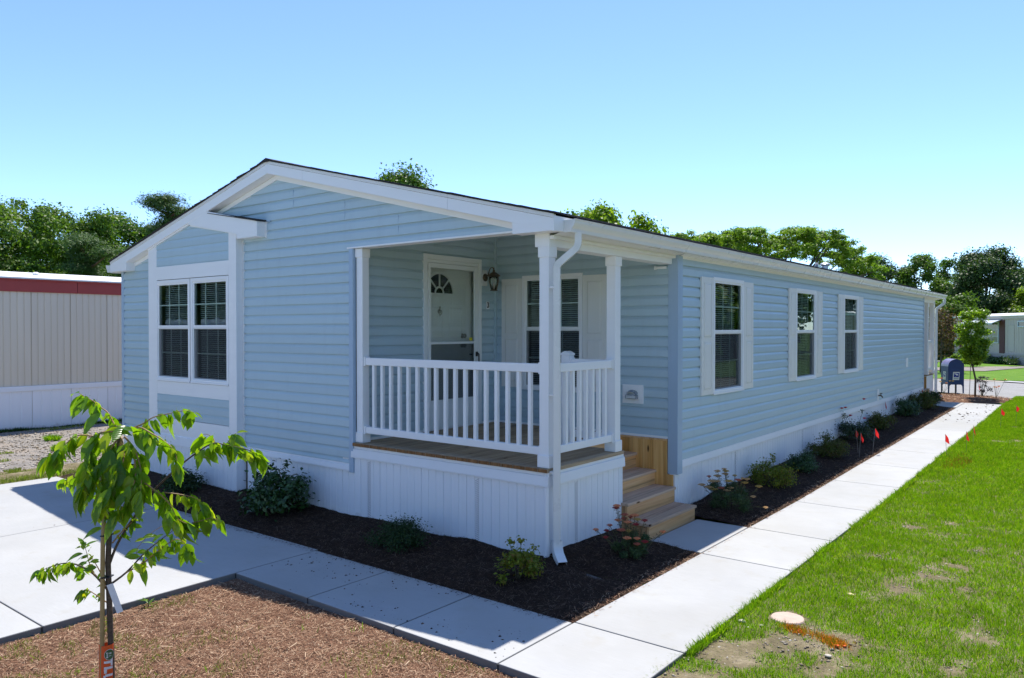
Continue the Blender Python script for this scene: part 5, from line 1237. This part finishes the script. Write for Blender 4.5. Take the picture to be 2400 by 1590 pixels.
# stones in the bare soil
for i,(x,y,s,lb) in enumerate(((1.86,-.20,.022,'flat pale stone in the bare soil near the walk'),(1.93,-.28,.013,'small white pebble in the bare soil left of the orange paint'),(2.00,-.19,.014,'rounded grey stone in the soil below the round cover'),(2.33,.86,.022,'yellowish stone in the grass farther from the round cover'),(2.53,-.47,.018,'grey stone in the soil at the bottom right'))):
    m=M(); r_=random.Random(i); m.lathe([(s*.3,0),(s,s*.25),(s*.9,s*.6),(s*.3,s*.8)],0,0,0,7); m.v=[(a*(1+.5*r_.random()),b*(1+.2*r_.random()),c*(1+.2*r_.random())) for a,b,c in m.v]
    o=mk('stone',m,simple('stone_%d'%i,(.5,.45,.36) if i!=3 else (.62,.5,.25),.8,.1),bevel=.002,smooth=True); o.location=(x,y,float(lawnz(np.array(x),np.array(y)))+.004); tag(o,lb,'stone','loose stones in the lawn')
# ================================================================ FOREGROUND WEEPING CHERRY
TX,TY=.22,-3.87; TZ=-.09; SC=3.6/1799
CH=empty('weeping_cherry',(0,0,0),'young weeping cherry tree with drooping glossy leaves standing in the reddish mulch','tree')
def T2(px,py,dep=0.):   # tree sheet coordinates: across, up, depth -> local metres
    return Vector(((px-250)*SC,dep,2.0892-(py-772)*SC))
def RG(x,y): return (x*.472,850+y*.472)
r_=random.Random(77)
CBARK=simple('cherry_bark',(.085,.058,.04),.75,.35,30,.5,60,stretch=(1,1,4)); TWIG=simple('green_orange_twig',(.30,.17,.06),.5,.2,20); 
BAMB=simple('bamboo_stake',(.36,.24,.10),.6,.15,20,.2,30)
def leafmat(name,a,b,tr,tc):
    n=N(name); co=n.coord('UV') if False else n.coord('Object'); oi=n.n('ObjectInfo').outputs['Random']
    c=n.mix(oi,a,b); wv=n.n('TexWave',i_Vector=n.coord('Object'),i_Scale=38.,i_Distortion=.6,wave_type='BANDS',bands_direction='Z'); wv=wv.outputs['Fac']
    c=n.mix(n.math('MULTIPLY',wv,.16),c,tuple(x*.45 for x in a)); f=n.noise(n.coord('Object'),14,3)
    c=n.mix(n.ramp(f,[(.66,(0,0,0)),(.74,(.6,.6,.6))]),c,tuple(min(1,x*k) for x,k in zip(b,(1.9,1.1,.8))))
    d=n.bsdf(c,.30,n.bump(wv,.35,.002),.55); t=n.n('BsdfTranslucent'); n.l(n.mix(1.,c,tc,'MULTIPLY'),t.inputs[0])
    m=n.n('MixShader'); m.inputs[0].default_value=tr; n.l(d,m.inputs[1]); n.l(t.outputs[0],m.inputs[2]); return n.done(m.outputs[0])
LM=[leafmat('cherry_leaf_green',(.085,.20,.010),(.145,.29,.014),.54,(2.3,2.0,.5)),leafmat('cherry_leaf_light',(.22,.36,.012),(.34,.46,.03),.5,(1.7,1.6,.5))]
def leafmesh(L,Wd,curl,fold,seed,mat):
    q=random.Random(seed); n=7; vs=[]; 
    for i in range(n+1):
        t=i/n; w_=Wd/2*(math.sin(math.pi*min(1,t**.80))**.9)*(1 if t<1 else 0)+.0006
        if t>.85: w_*=.75
        x=t*L; z=-curl*L*t*t; z2=z+fold*w_
        j=q.uniform(-.05,.05)*w_
        vs+=[(x,-w_+j,z2),(x,0,z),(x,w_-j,z2)]
    fs=[]
    for i in range(n): a=i*3; fs+=[(a,a+3,a+4,a+1),(a+1,a+4,a+5,a+2)]
    vs+=[(-.012,-.0008,.002),(-.012,.0008,.002)]; k=len(vs); fs.append((k-2,1,k-1))
    me=bpy.data.meshes.new('leaf'); me.from_pydata(vs,[],fs); me.materials.append(mat); me.polygons.foreach_set('use_smooth',[True]*len(me.polygons)); return me
LMS=[leafmesh(L,Wd,cu,fo,i,LM[i%3==2]) for i,(L,Wd,cu,fo) in enumerate(((.10,.040,.25,.35),(.115,.045,.35,.25),(.09,.036,.15,.5),(.105,.040,.5,.3),(.12,.047,.3,.4),(.075,.030,.2,.4),(.11,.042,.1,.3),(.10,.041,.4,.2),(.085,.035,.3,.55)))]
nleaf=0
def put_leaf(p,d,up,s,mesh=None):
    global nleaf
    me=mesh or LMS[r_.randrange(len(LMS))]
    extra=nleaf>=298
    nleaf+=1
    d=d.normalized(); y_=up.cross(d); y_=y_.normalized() if y_.length>.01 else Vector((0,1,0)); z_=d.cross(y_)
    mt=Matrix((d,y_,z_)).transposed().to_4x4(); mt.translation=p
    if extra:
        q=LMASS[0 if me.materials[0]==LM[0] else 1]; mm=mt@Matrix.Scale(s,4); q.add([mm@v.co for v in me.vertices],[tuple(p.vertices) for p in me.polygons]); return
    o=bpy.data.objects.new('leaf',me); C.objects.link(o); o.parent=CH; o.matrix_local=mt@Matrix.Scale(s,4)
LMASS=[M(),M()]
branches=[ # (points in view sheet (x,y), depth start, depth end, radius start, leaves, droop amount, leaf scale)
 ([(600,345),(560,310),(520,255),(470,225),(430,200),(375,178),(335,160)],.0,.10,.0045,11,.9,1.),
 ([(600,350),(545,340),(500,360),(492,430),(490,470),(505,520)],.0,-.12,.005,12,1.,1.05),
 ([(500,360),(440,350),(400,380),(370,420),(340,440)],-.05,-.16,.004,10,1.,1.1),
 ([(600,345),(690,312),(740,278),(800,264),(870,250),(915,262)],.0,.12,.0045,11,1.,.9),
 ([(610,350),(700,320),(770,345),(850,385),(905,430),(930,500)],.0,-.10,.005,15,1.,1.05),
 ([(538,1010),(570,905),(640,780),(720,660),(840,540),(930,465),(1000,425),(1060,440),(1140,462),(1195,492),(1228,530)],.0,.25,.0065,30,1.,.85),
 ([(1000,425),(985,400),(940,385),(905,395)],.16,.22,.003,5,.8,.9),
 ([(1060,440),(1070,400),(1100,380)],.2,.2,.003,5,.8,.8),
 ([(620,370),(690,430),(735,520),(755,580),(765,640)],.0,-.14,.005,16,1.,1.1),
 ([(700,470),(720,560),(700,640),(670,720)],-.06,-.16,.004,12,1.,1.1),
 ([(755,580),(830,640),(880,700),(905,760),(950,790)],-.08,-.05,.004,14,1.,1.1),
 ([(830,640),(900,660),(960,690),(1000,760)],-.03,.08,.0035,9,1.,1.),
 ([(950,800),(1000,790),(1040,782),(1068,800)],.0,.05,.003,6,1.,.85),
 ([(538,1110),(610,1055),(690,965),(760,905),(830,850)],.0,.10,.006,9,.5,.7),
 ([(610,1055),(690,1010),(770,945),(830,905),(865,925),(895,980)],.02,.12,.0045,13,.8,.85),
 ([(690,1010),(640,960),(700,880),(760,840)],.05,.1,.002,5,.3,.55),
 ([(532,1135),(465,1065),(410,1032),(340,1010),(270,1015),(200,1040),(150,1062)],.0,.05,.006,22,.95,.75),
 ([(465,1065),(440,1000),(425,940),(415,915)],.0,.0,.0025,9,.3,.6),
 ([(532,1125),(500,1020),(480,955)],.0,-.05,.004,5,.4,.5),
 ([(530,1200),(470,1150),(430,1125),(410,1150)],.0,-.03,.003,8,.6,.55),
 ([(540,880),(505,765),(480,690),(430,670),(410,690)],.0,.05,.004,11,.6,.7),
 ([(560,450),(500,480),(430,540),(370,572),(300,585),(245,605)],.0,.12,.0045,16,1.,.85),
 ([(590,370),(560,450),(520,540),(500,620)],.0,-.15,.005,15,1.,1.15),
 ([(600,380),(605,480),(580,580),(555,680)],.0,-.10,.005,16,1.,1.15),
 ([(600,370),(650,450),(640,560),(610,650)],.0,-.18,.005,15,1.,1.15),
 ([(595,360),(570,440),(590,540),(620,620)],.0,.12,.005,12,1.,1.1),
 ([(555,900),(600,840),(640,800),(655,780)],.0,.06,.004,9,.5,.6),
 ([(545,800),(570,760),(600,735)],.0,.0,.003,5,.6,.6),
 ([(600,350),(600,325),(640,318)],.0,-.05,.003,4,.3,.8),
]
bm_=M()
for pts,d0,d1,rad,nl,dr_,ls in branches:
    P=[T2(*RG(*p),dep=d0+(d1-d0)*i/(len(pts)-1)) for i,p in enumerate(pts)]
    # smooth path
    Q=[]
    for i in range(len(P)-1):
        p0=P[max(i-1,0)];p1=P[i];p2=P[i+1];p3=P[min(i+2,len(P)-1)]
        for j in range(4):
            t=j/4; Q.append(.5*((2*p1)+(-p0+p2)*t+(2*p0-5*p1+4*p2-p3)*t*t+(-p0+3*p1-3*p2+p3)*t**3))
    Q.append(P[-1]); b=M(); n=len(Q); b.tube(Q,[max(.0012,rad*(1-.8*i/(n-1))) for i in range(n)],6)
    mk('branch',b,CBARK if rad>.0055 else TWIG,CH,smooth=True)
    start=.30 if rad>=.0095 else (.28 if rad>.0055 else .12)
    if nl==30: start=.50
    nl=int(nl*1.95); ls*=1.0
    for k in range(nl):
        t=start+(1-start)*(k+.5)/nl; i=min(n-2,int(t*(n-1))); p=Q[i].lerp(Q[i+1],t*(n-1)-i); tan=(Q[i+1]-Q[i]).normalized()
        side=1 if k%2 else -1; lat=Vector((r_.uniform(-.6,.6),side*r_.uniform(.3,1.),0))
        d=tan*r_.uniform(.25,.6)+lat*.55+Vector((0,0,-1))*dr_*r_.uniform(.75,1.45)+Vector((side*.25+r_.uniform(-.35,.25),0,0))
        up=Vector((r_.uniform(-.7,.7),-r_.uniform(.3,1.),r_.uniform(.2,.9)))
        put_leaf(p+Vector((r_.uniform(-.012,.012),r_.uniform(-.03,.03),r_.uniform(-.012,.012))),d,up,ls*r_.uniform(.5,1.2))
    put_leaf(Q[-1],(Q[-1]-Q[-2]).normalized()+Vector((0,0,-.35*dr_)),Vector((0,-.4,1)),ls*r_.uniform(.6,.9))
for q,mt_ in zip(LMASS,LM):
    if q.v: mk('more_leaves',q,mt_,CH,rec=False,smooth=True,kind='stuff')
print('leaves',nleaf)
P=[T2(258,1540),T2(256.5,1500),T2(251.6,1322),T2(255,1250),T2(258.7,1190,.0),T2(268,1130),T2(278,1080),T2(279,1020)]
P=[Vector((P[0].x,P[0].y,TZ-.08))]+P
b=M(); b.tube(P,[.0155,.0145,.0135,.0125,.012,.0115,.010,.009,.007],10); mk('trunk',b,CBARK,CH,smooth=True)
b=M(); b.tube([T2(278,1085),T2(281,1040),T2(276,1010)],[.009,.011,.008],8); mk('graft_knuckle',b,CBARK,CH,smooth=True)
b=M(); b.tube([Vector((T2(240,1500).x,-.02,TZ-.05)),T2(241.7,1511,-.02),T2(245,1275,-.02),T2(250.5,1165,-.02)],[.0105,.0105,.010,.0095],10); mk('bamboo_stake',b,BAMB,CH,smooth=True)
for py in (1255,1353):
    b=M(); b.box(T2(241,0).x,T2(262,0).x,-.034,.018,T2(0,py).z-.002,T2(0,py).z+.004); mk('tie',b,BLACK,CH,.003)
# white hang tag
b=M(); A=T2(263,1367,-.03); B=T2(287,1433,-.03); n=(B-A).normalized(); s=Vector((n.z,0,-n.x))*.0115*1.35
b.add([A-s,A+s,B+s,B-s,A-s+Vector((0,.001,0)),A+s+Vector((0,.001,0)),B+s+Vector((0,.001,0)),B-s+Vector((0,.001,0))],[(0,1,2,3),(7,6,5,4),(0,4,5,1),(2,6,7,3)]); mk('hang_tag',b,simple('white_tag',(.66,.68,.74),.35,.03,20),CH)
# orange printed trunk guard
GO=simple('orange_guard',(.66,.085,.012),.4,.1,6,.1,8); ztop=T2(0,1512).z; gx=T2(247.5,0).x
def gp(a,z,rr=.0335): return (gx+rr*math.sin(a),-rr*math.cos(a)*.8-.005,z)
b=M(); n=24; rings=8; vs=[]
for j in range(rings+1):
    z=ztop+(TZ-.03-ztop)*j/rings
    for i in range(n): a=i*2*math.pi/n; w_=.0335+.0012*math.sin(a*2+j*1.3); q=gp(a,z+(.004*math.sin(a) if j==0 else 0),w_); vs.append(q)
b.add(vs,[(j*n+i,j*n+(i+1)%n,(j+1)*n+(i+1)%n,(j+1)*n+i) for j in range(rings) for i in range(n)]); guard=mk('trunk_guard',b,GO,CH,smooth=True)
WP=simple('print_white',(.66,.66,.68),.4,.02); GP=simple('print_green',(.035,.10,.04),.4,.05)
def gpoly(poly,mat,name,par,e=.0008):
    """flat print laid on the curved guard: poly in (angle, z below top), subdivided strips"""
    b=M(); b.add([gp(a,ztop-z,.0335+.0016+e) for a,z in poly],[tuple(range(len(poly)))]); return mk(name,b,mat,par,rec=False)
def gstrip(a0,a1,z0,z1,mat,name):
    b=M(); n=max(1,int(abs(a1-a0)/.15)); vs=[]
    for i in range(n+1): a=a0+(a1-a0)*i/n; vs+=[gp(a,ztop-z0,.0359),gp(a,ztop-z1,.0359)]
    b.add(vs,[(2*i,2*i+2,2*i+3,2*i+1) for i in range(n)]); return b
# letters run down the guard, tops towards the right: T, L, U ; and the edge of a second line at the left
b=M()
for q in ((.10,1.25,.071,.082),(.95,1.25,.060,.095),     # T
          (.10,1.25,.098,.109),(.10,.45,.098,.128),      # L
          (.25,1.25,.132,.143),(.25,1.25,.160,.171),(.02,.30,.138,.165),   # U
          (.05,1.25,.176,.187),(.02,.35,.176,.20)):
    s=gstrip(q[0],q[1],q[2],q[3],WP,''); b.add(s.v,s.f)
mk('printed_letters',b,WP,CH,rec=False); b=M()
for q in ((-1.5,-1.0,.026,.072),(-1.5,-1.1,.078,.095),(-1.5,-1.15,.10,.115),(-1.5,-1.1,.12,.15)):
    s=gstrip(q[0],q[1],q[2],q[3],WP,''); b.add(s.v,s.f)
mk('printed_letters',b,WP,CH,rec=False)
cx_,cz_=.75,.042
def lf(k,e): return [(cx_+k*(.62*math.cos(t)+.05),cz_+k*.024*math.sin(t)) for t in [i*2*math.pi/18 for i in range(18)]]
b=M()
def fan(poly,e,mat,name):
    b=M(); c=(sum(p[0] for p in poly)/len(poly),sum(p[1] for p in poly)/len(poly)); n=len(poly)
    b.add([gp(a,ztop-z,.0335+e) for a,z in [c]+poly],[(0,1+i,1+(i+1)%n) for i in range(n)]); return mk(name,b,mat,CH,rec=False)
fan(lf(1.08,0),.0022,WP,'leaf_logo_edge'); fan(lf(1.,0),.0027,GP,'leaf_logo')
b=M()
for q in ((.46,.56,.030,.055),(.40,.64,.052,.056),(.40,.50,.030,.036),(.70,.78,.032,.040),(.86,.94,.032,.040),(.68,1.05,.047,.049),(.98,1.06,.032,.040)):
    s=gstrip(q[0],q[1],q[2],q[3],WP,''); b.add([Vector(v)+Vector((0,-.0006,0)) for v in s.v],s.f)
mk('logo_numeral',b,WP,CH,rec=False)
CH.location=(TX,TY,0); CH.rotation_euler=(0,0,.664)
# ================================================================ SHRUBS
def shrub(name,x,y,w_,h,n,ls,mat,label,seed,asp=.5,k=18,br=.36,group='shrubs planted along the house',extra=None,stems=7,shell=.2):
    n=int(n*1.9); w_*=1.10; h*=1.15; z=gz(y)+.02; S=empty(name,(x,y,z),label,'shrub',group)
    r=random.Random(seed); ce=[];ra=[]
    for i in range(k):
        a=r.uniform(0,6.28); q=math.sqrt(r.random()); t=r.random(); ce.append((x+w_/2*.78*q*math.cos(a),y+w_/2*.78*q*math.sin(a),z+h*(.18+.62*t*(1.1-.55*q)))); b=w_*br*r.uniform(.5,.8); ra.append((b,b,b*.75))
    for e in (extra or ()): ce.append((x+e[0],y+e[1],z+e[2])); ra.append((e[3],e[3],e[3]))
    leaf_cloud('foliage',S,ce,ra,n,ls,mat,seed,asp=asp,shell=shell,upb=.7)
    m=M()
    for i in range(min(stems,len(ce))): c=ce[-1-i]; m.tube([(x,y,z-.03),((x+c[0])/2+.01,(y+c[1])/2,z+(c[2]-z)*.55),c],[.006,.004,.002],5)
    mk('stem',m,STEM,S); return S
BIGL=attr_leaf('glossy_dark_leaf',[(.020,.055,.014),(.035,.09,.022),(.06,.13,.03)],.2,.32,.5,clump=5)
FINE=attr_leaf('fine_dark_leaf',[(.020,.045,.014),(.035,.075,.02),(.055,.10,.028)],.25,.5,.3,clump=6)
YG=attr_leaf('golden_spirea_leaf',[(.10,.15,.014),(.17,.22,.018),(.25,.27,.025),(.20,.11,.03)],.35,.5,.3,clump=6)
OLV=attr_leaf('olive_spirea_leaf',[(.055,.085,.014),(.09,.125,.018),(.13,.14,.025),(.13,.065,.03)],.3,.5,.3,clump=6)
ROSEL=attr_leaf('rose_leaf',[(.022,.05,.018),(.04,.08,.025),(.05,.06,.03)],.2,.4,.4,clump=6)
FERN=attr_leaf('feathery_yarrow_leaf',[(.04,.075,.03),(.065,.11,.045),(.09,.14,.05)],.25,.6,.25,clump=6)
shrub('dark_shrub',-5.30,-.46,.50,.34,1500,.035,FINE,'small dark shrub behind the weeping cherry, at the bay window skirting',61)
shrub('laurel_shrub',-3.44,-.44,.78,.50,1300,.062,BIGL,'large glossy dark green shrub by the front skirting, left of the porch',62,k=26,stems=12,shell=.0,extra=((-.3,.0,.42,.10),(.12,.1,.56,.08),(.36,-.05,.36,.08),(-.12,.05,.50,.09)))
shrub('low_dark_shrub',-1.39,-.50,.50,.26,2600,.022,FINE,'low wide fine leaved dark shrub in the front bed below the porch deck',63,k=22)
shrub('spirea_shrub',.10,-.56,.36,.32,760,.034,YG,'yellow green shrub with reddish tips at the porch corner downspout',64,k=16,extra=((-.08,0,.31,.05),(.02,.03,.33,.05),(.13,.06,.28,.05),(-.04,-.15,.05,.08)))
shrub('spirea_shrub',.43,4.48,.52,.34,1900,.028,YG,'yellow green shrub with one tall red tip along the side walk',65,k=20,extra=((.0,.05,.34,.06),(.0,.05,.40,.05),(-.15,-.15,.26,.06)))
shrub('boxwood_shrub',.40,5.75,.46,.32,2400,.026,BIGL,'round dark green shrub between the yellow green one and the olive one',66,k=20)
shrub('olive_shrub',.40,7.12,.56,.34,2400,.026,OLV,'olive shrub with reddish top, left of the rose bush flags',67,k=22)
shrub('green_shrub',.34,10.9,.56,.34,1800,.034,OLV,'dull green shrub just past the rose bush',69,k=20)
shrub('boxwood_shrub',.30,13.2,.62,.42,2200,.036,BIGL,'dark green shrub fourth from the far end of the bed',70,k=20)
shrub('olive_shrub',.34,15.0,.66,.46,2200,.036,OLV,'olive brown shrub near the far steps',71,k=20)
shrub('boxwood_shrub',.32,16.15,.50,.40,1600,.036,FINE,'last small dark shrub beside the far steps',72,k=16)
# reddish new growth on the golden shrubs
for px,py,pz,s in ((.02,-.56,.40,81),(.10,-.50,.42,82),(.22,-.50,.33,83),(-.03,-.60,.30,84)): pass
# roses
RB=shrub('rose_bush',.30,9.0,.66,.42,1500,.034,ROSEL,'dark rose bush with red blooms against the white skirting',68,k=20,extra=((-.2,.1,.44,.09),(-.1,-.1,.44,.08),(.1,.25,.52,.08),(-.25,-.35,.32,.09)))
ROSE=simple('red_rose_petal',(.55,.008,.03),.6,.2,40)
def bloom(S,c,r,mat,flat=.7,seed=0):
    m=M(); q=random.Random(seed)
    for i in range(9):
        a=i*2.4; rr_=r*(.25+.75*i/9); t=(a,)
        m.add([(c[0]+rr_*.3*math.cos(a),c[1]+rr_*.3*math.sin(a),c[2]-r*.3),(c[0]+rr_*math.cos(a-.6),c[1]+rr_*math.sin(a-.6),c[2]+r*flat*(.6-.4*i/9)),(c[0]+rr_*1.1*math.cos(a),c[1]+rr_*1.1*math.sin(a),c[2]+r*flat*(.75-.4*i/9)),(c[0]+rr_*math.cos(a+.6),c[1]+rr_*math.sin(a+.6),c[2]+r*flat*(.6-.4*i/9))],[(0,1,2,3)])
    return mk('flower',m,mat,S,rec=False)
for i,c in enumerate(((.12,8.95,.60),(.19,8.92,.62),(.24,9.05,.47),(.42,9.25,.76),(.44,9.2,.42),(.05,9.4,.5))): bloom(RB,(c[0],c[1],c[2]+.07),.042,ROSE,seed=i)
# yarrow plants: feathery base, upright stems, flat flower heads
def yarrow(x,y,w_,h,heads,label,seed,cols):
    z=gz(y)+.02; S=empty('yarrow_plant',(x,y,z),label,'flower','yarrow plants by the steps'); r=random.Random(seed)
    ce=[];ra=[]
    for i in range(16): a=r.uniform(0,6.28); q=math.sqrt(r.random()); ce.append((x+w_*.36*q*math.cos(a),y+w_*.36*q*math.sin(a),z+h*.1+h*.48*r.random())); ra.append((w_*.12,w_*.12,w_*.11))
    leaf_cloud('foliage',S,ce,ra,5200,.032,FERN,seed,asp=.22,shell=.1,upb=.3)
    st=M()
    for i,(u,v,t,rad) in enumerate(heads):
        # u across the view, v away, t height
        c=Vector((x+u*.788-v*.616,y+u*.616+v*.788,z+t)); b=Vector((x+u*.25,y+u*.2,z)); mid=b.lerp(c,.55)+Vector((0,0,.02)); st.tube([b,mid,c],[.0035,.003,.0025],5)
        for q in range(8): p=mid.lerp(c,q/8); a=r.uniform(0,6.28); st.add([p,p+Vector((math.cos(a)*.03,math.sin(a)*.03,.012)),p+Vector((math.cos(a)*.035,math.sin(a)*.035+.008,.004))],[(0,1,2)])
        m=M(); R_=rad
        for k in range(26):
            a=k*2.4; q=R_*math.sqrt((k+.5)/26); p=c+Vector((q*math.cos(a),q*math.sin(a),.010*(1-(q/R_)**2)+r.uniform(0,.004))); s=R_*.17
            m.add([p+Vector((s*math.cos(j*1.2566),s*math.sin(j*1.2566),0)) for j in range(5)]+[p+Vector((0,0,s*.8)),p-Vector((0,0,s))],[(j,(j+1)%5,5) for j in range(5)]+[((j+1)%5,j,6) for j in range(5)])
        m.add([c+Vector((0,0,-.014)),]+[c+Vector((R_*.85*math.cos(j*1.047),R_*.85*math.sin(j*1.047),0)) for j in range(6)],[(0,1+(j+1)%6,1+j) for j in range(6)])
        mk('flower_head',m,cols[i%len(cols)],S,rec=False)
    mk('stem',st,STEM,S,rec=False)
YA=simple('terracotta_yarrow',(.48,.13,.07),.8,.25,60); YB_=simple('salmon_yarrow',(.70,.24,.10),.8,.2,60); YC=simple('crimson_yarrow',(.30,.025,.025),.8,.25,60); YD=simple('mustard_yarrow',(.50,.32,.08),.8,.2,60); YE=simple('tan_yarrow',(.55,.34,.15),.8,.2,60)
k_=6.9/1799
h1=[(1448,1213,.026),(1446,1218,.024),(1467,1235,.026),(1491,1237,.030),(1480,1241,.016),(1466,1245,.024),(1497,1247,.026),(1511,1250,.022),(1450,1249,.024),(1471,1254,.026),(1489,1260,.022),(1428,1262,.020),(1394,1273,.020),(1421,1275,.020),(1454,1274,.028),(1473,1276,.020),(1413,1293,.018),(1464,1295,.028),(1486,1296,.022),(1505,1304,.024),(1486,1310,.022),(1554,1278,.022)]
heads=[((px-1478)*k_,(.10 if py<1250 else -.14 if py>1285 else .0)+.02*math.sin(i*3),None,rd,py) for i,(px,py,rd) in enumerate(h1)]
hh=[]
for i,(u,v,_,rd,py) in enumerate(heads):
    dd=6.55+v*1.0; z=2.0892-(py-772)/1799*dd; hh.append((u,v,max(.05,z-.02),rd*1.35))
yarrow(.50,.62,.42,.30,hh,'yarrow with terracotta and crimson heads at the foot of the wooden steps',91,(YB_,YC,YA,YB_,YC,YA,YD,YC,YB_))
k_=8.6/1799
h2=[(1677,1117,.02),(1661,1122,.026),(1681,1122,.026),(1640,1135,.018),(1661,1134,.03),(1680,1129,.026),(1703,1133,.018),(1640,1147,.034),(1653,1147,.02),(1680,1147,.03),(1702,1144,.024),(1712,1140,.014),(1723,1142,.024),(1718,1151,.026),(1632,1162,.034),(1615,1156,.028),(1643,1167,.034),(1661,1164,.028),(1684,1164,.024),(1675,1170,.03),(1752,1160,.026),(1722,1186,.02),(1751,1213,.018)]
hh=[]
for i,(px,py,rd) in enumerate(h2):
    v=.15 if py<1140 else (-.25 if py>1180 else .0); dd=8.35+v; hh.append(((px-1683)*k_,v,max(.05,2.0892-(py-772)/1799*dd-.02),rd*1.5))
yarrow(.50,2.92,.62,.46,hh,'yarrow with tan and mustard heads beside the white skirting past the steps',92,(YE,YE,YD,YA,YE,YE,YD))
# far bed plants
x,y=1.05,19.7
S=empty('purple_shrub',(x,y,.2),'small purple grey twiggy shrub right of the young maple','shrub'); ce,ra=crown_blobs(x,y,.52,.20,.2,.28,12,.09,95); leaf_cloud('foliage',S,ce,ra,700,.035,attr_leaf('purple_grey_leaf',[(.05,.04,.06),(.10,.085,.12)],.2),96)
m=M(); r=random.Random(4)
for c in ce: m.tube([(x,y,.15),c],[.006,.003],5)
mk('stem',m,STEM,S)
for (x,y,lb,sd) in ((1.42,19.35,'daylily with a few orange blooms at the right end of the far bed',97),(-.02,20.4,'daylily with orange blooms in front of the blue collection box',98)):
    S=empty('daylily',(x,y,.18),lb,'flower','daylilies in the far bed'); a=np.array([[x,y,.18]])+nr.randn(60,3)*np.array([.10,.10,0]); blades('foliage',a,.38,.022,FERN,1.2).parent=S
    bpy.data.objects[-1] if False else None
    for i in range(5):
        q=random.Random(sd*7+i); c=(x+q.uniform(-.25,.25),y+q.uniform(-.1,.1),.18+q.uniform(.3,.55)); m=M(); m.tube([(x,y,.18),c],[.004,.003],5); mk('stem',m,STEM,S)
        bloom(S,c,.045,simple('orange_lily_%d'%i,(.75,.26,.05) if i%2 else (.75,.45,.08),.5),seed=i)
# weed at the driveway edge
x,y=-1.9,-2.62
S=empty('weed_seedling',(x,y,-.08),'small green weed seedling at the driveway edge, left of the cherry trunk','weed')
for i in range(6):
    a=i*1.05; me=leafmesh(.09,.018,.2,.3,i,LM[0]); o=bpy.data.objects.new('leaf',me); C.objects.link(o); o.parent=S; o.rotation_euler=(0,-.5,a); o.location=(0,0,.02+.012*i)
m=M(); m.tube([(x,y,-.1),(x,y,.02)],.004,5); mk('stem',m,STEM,S)
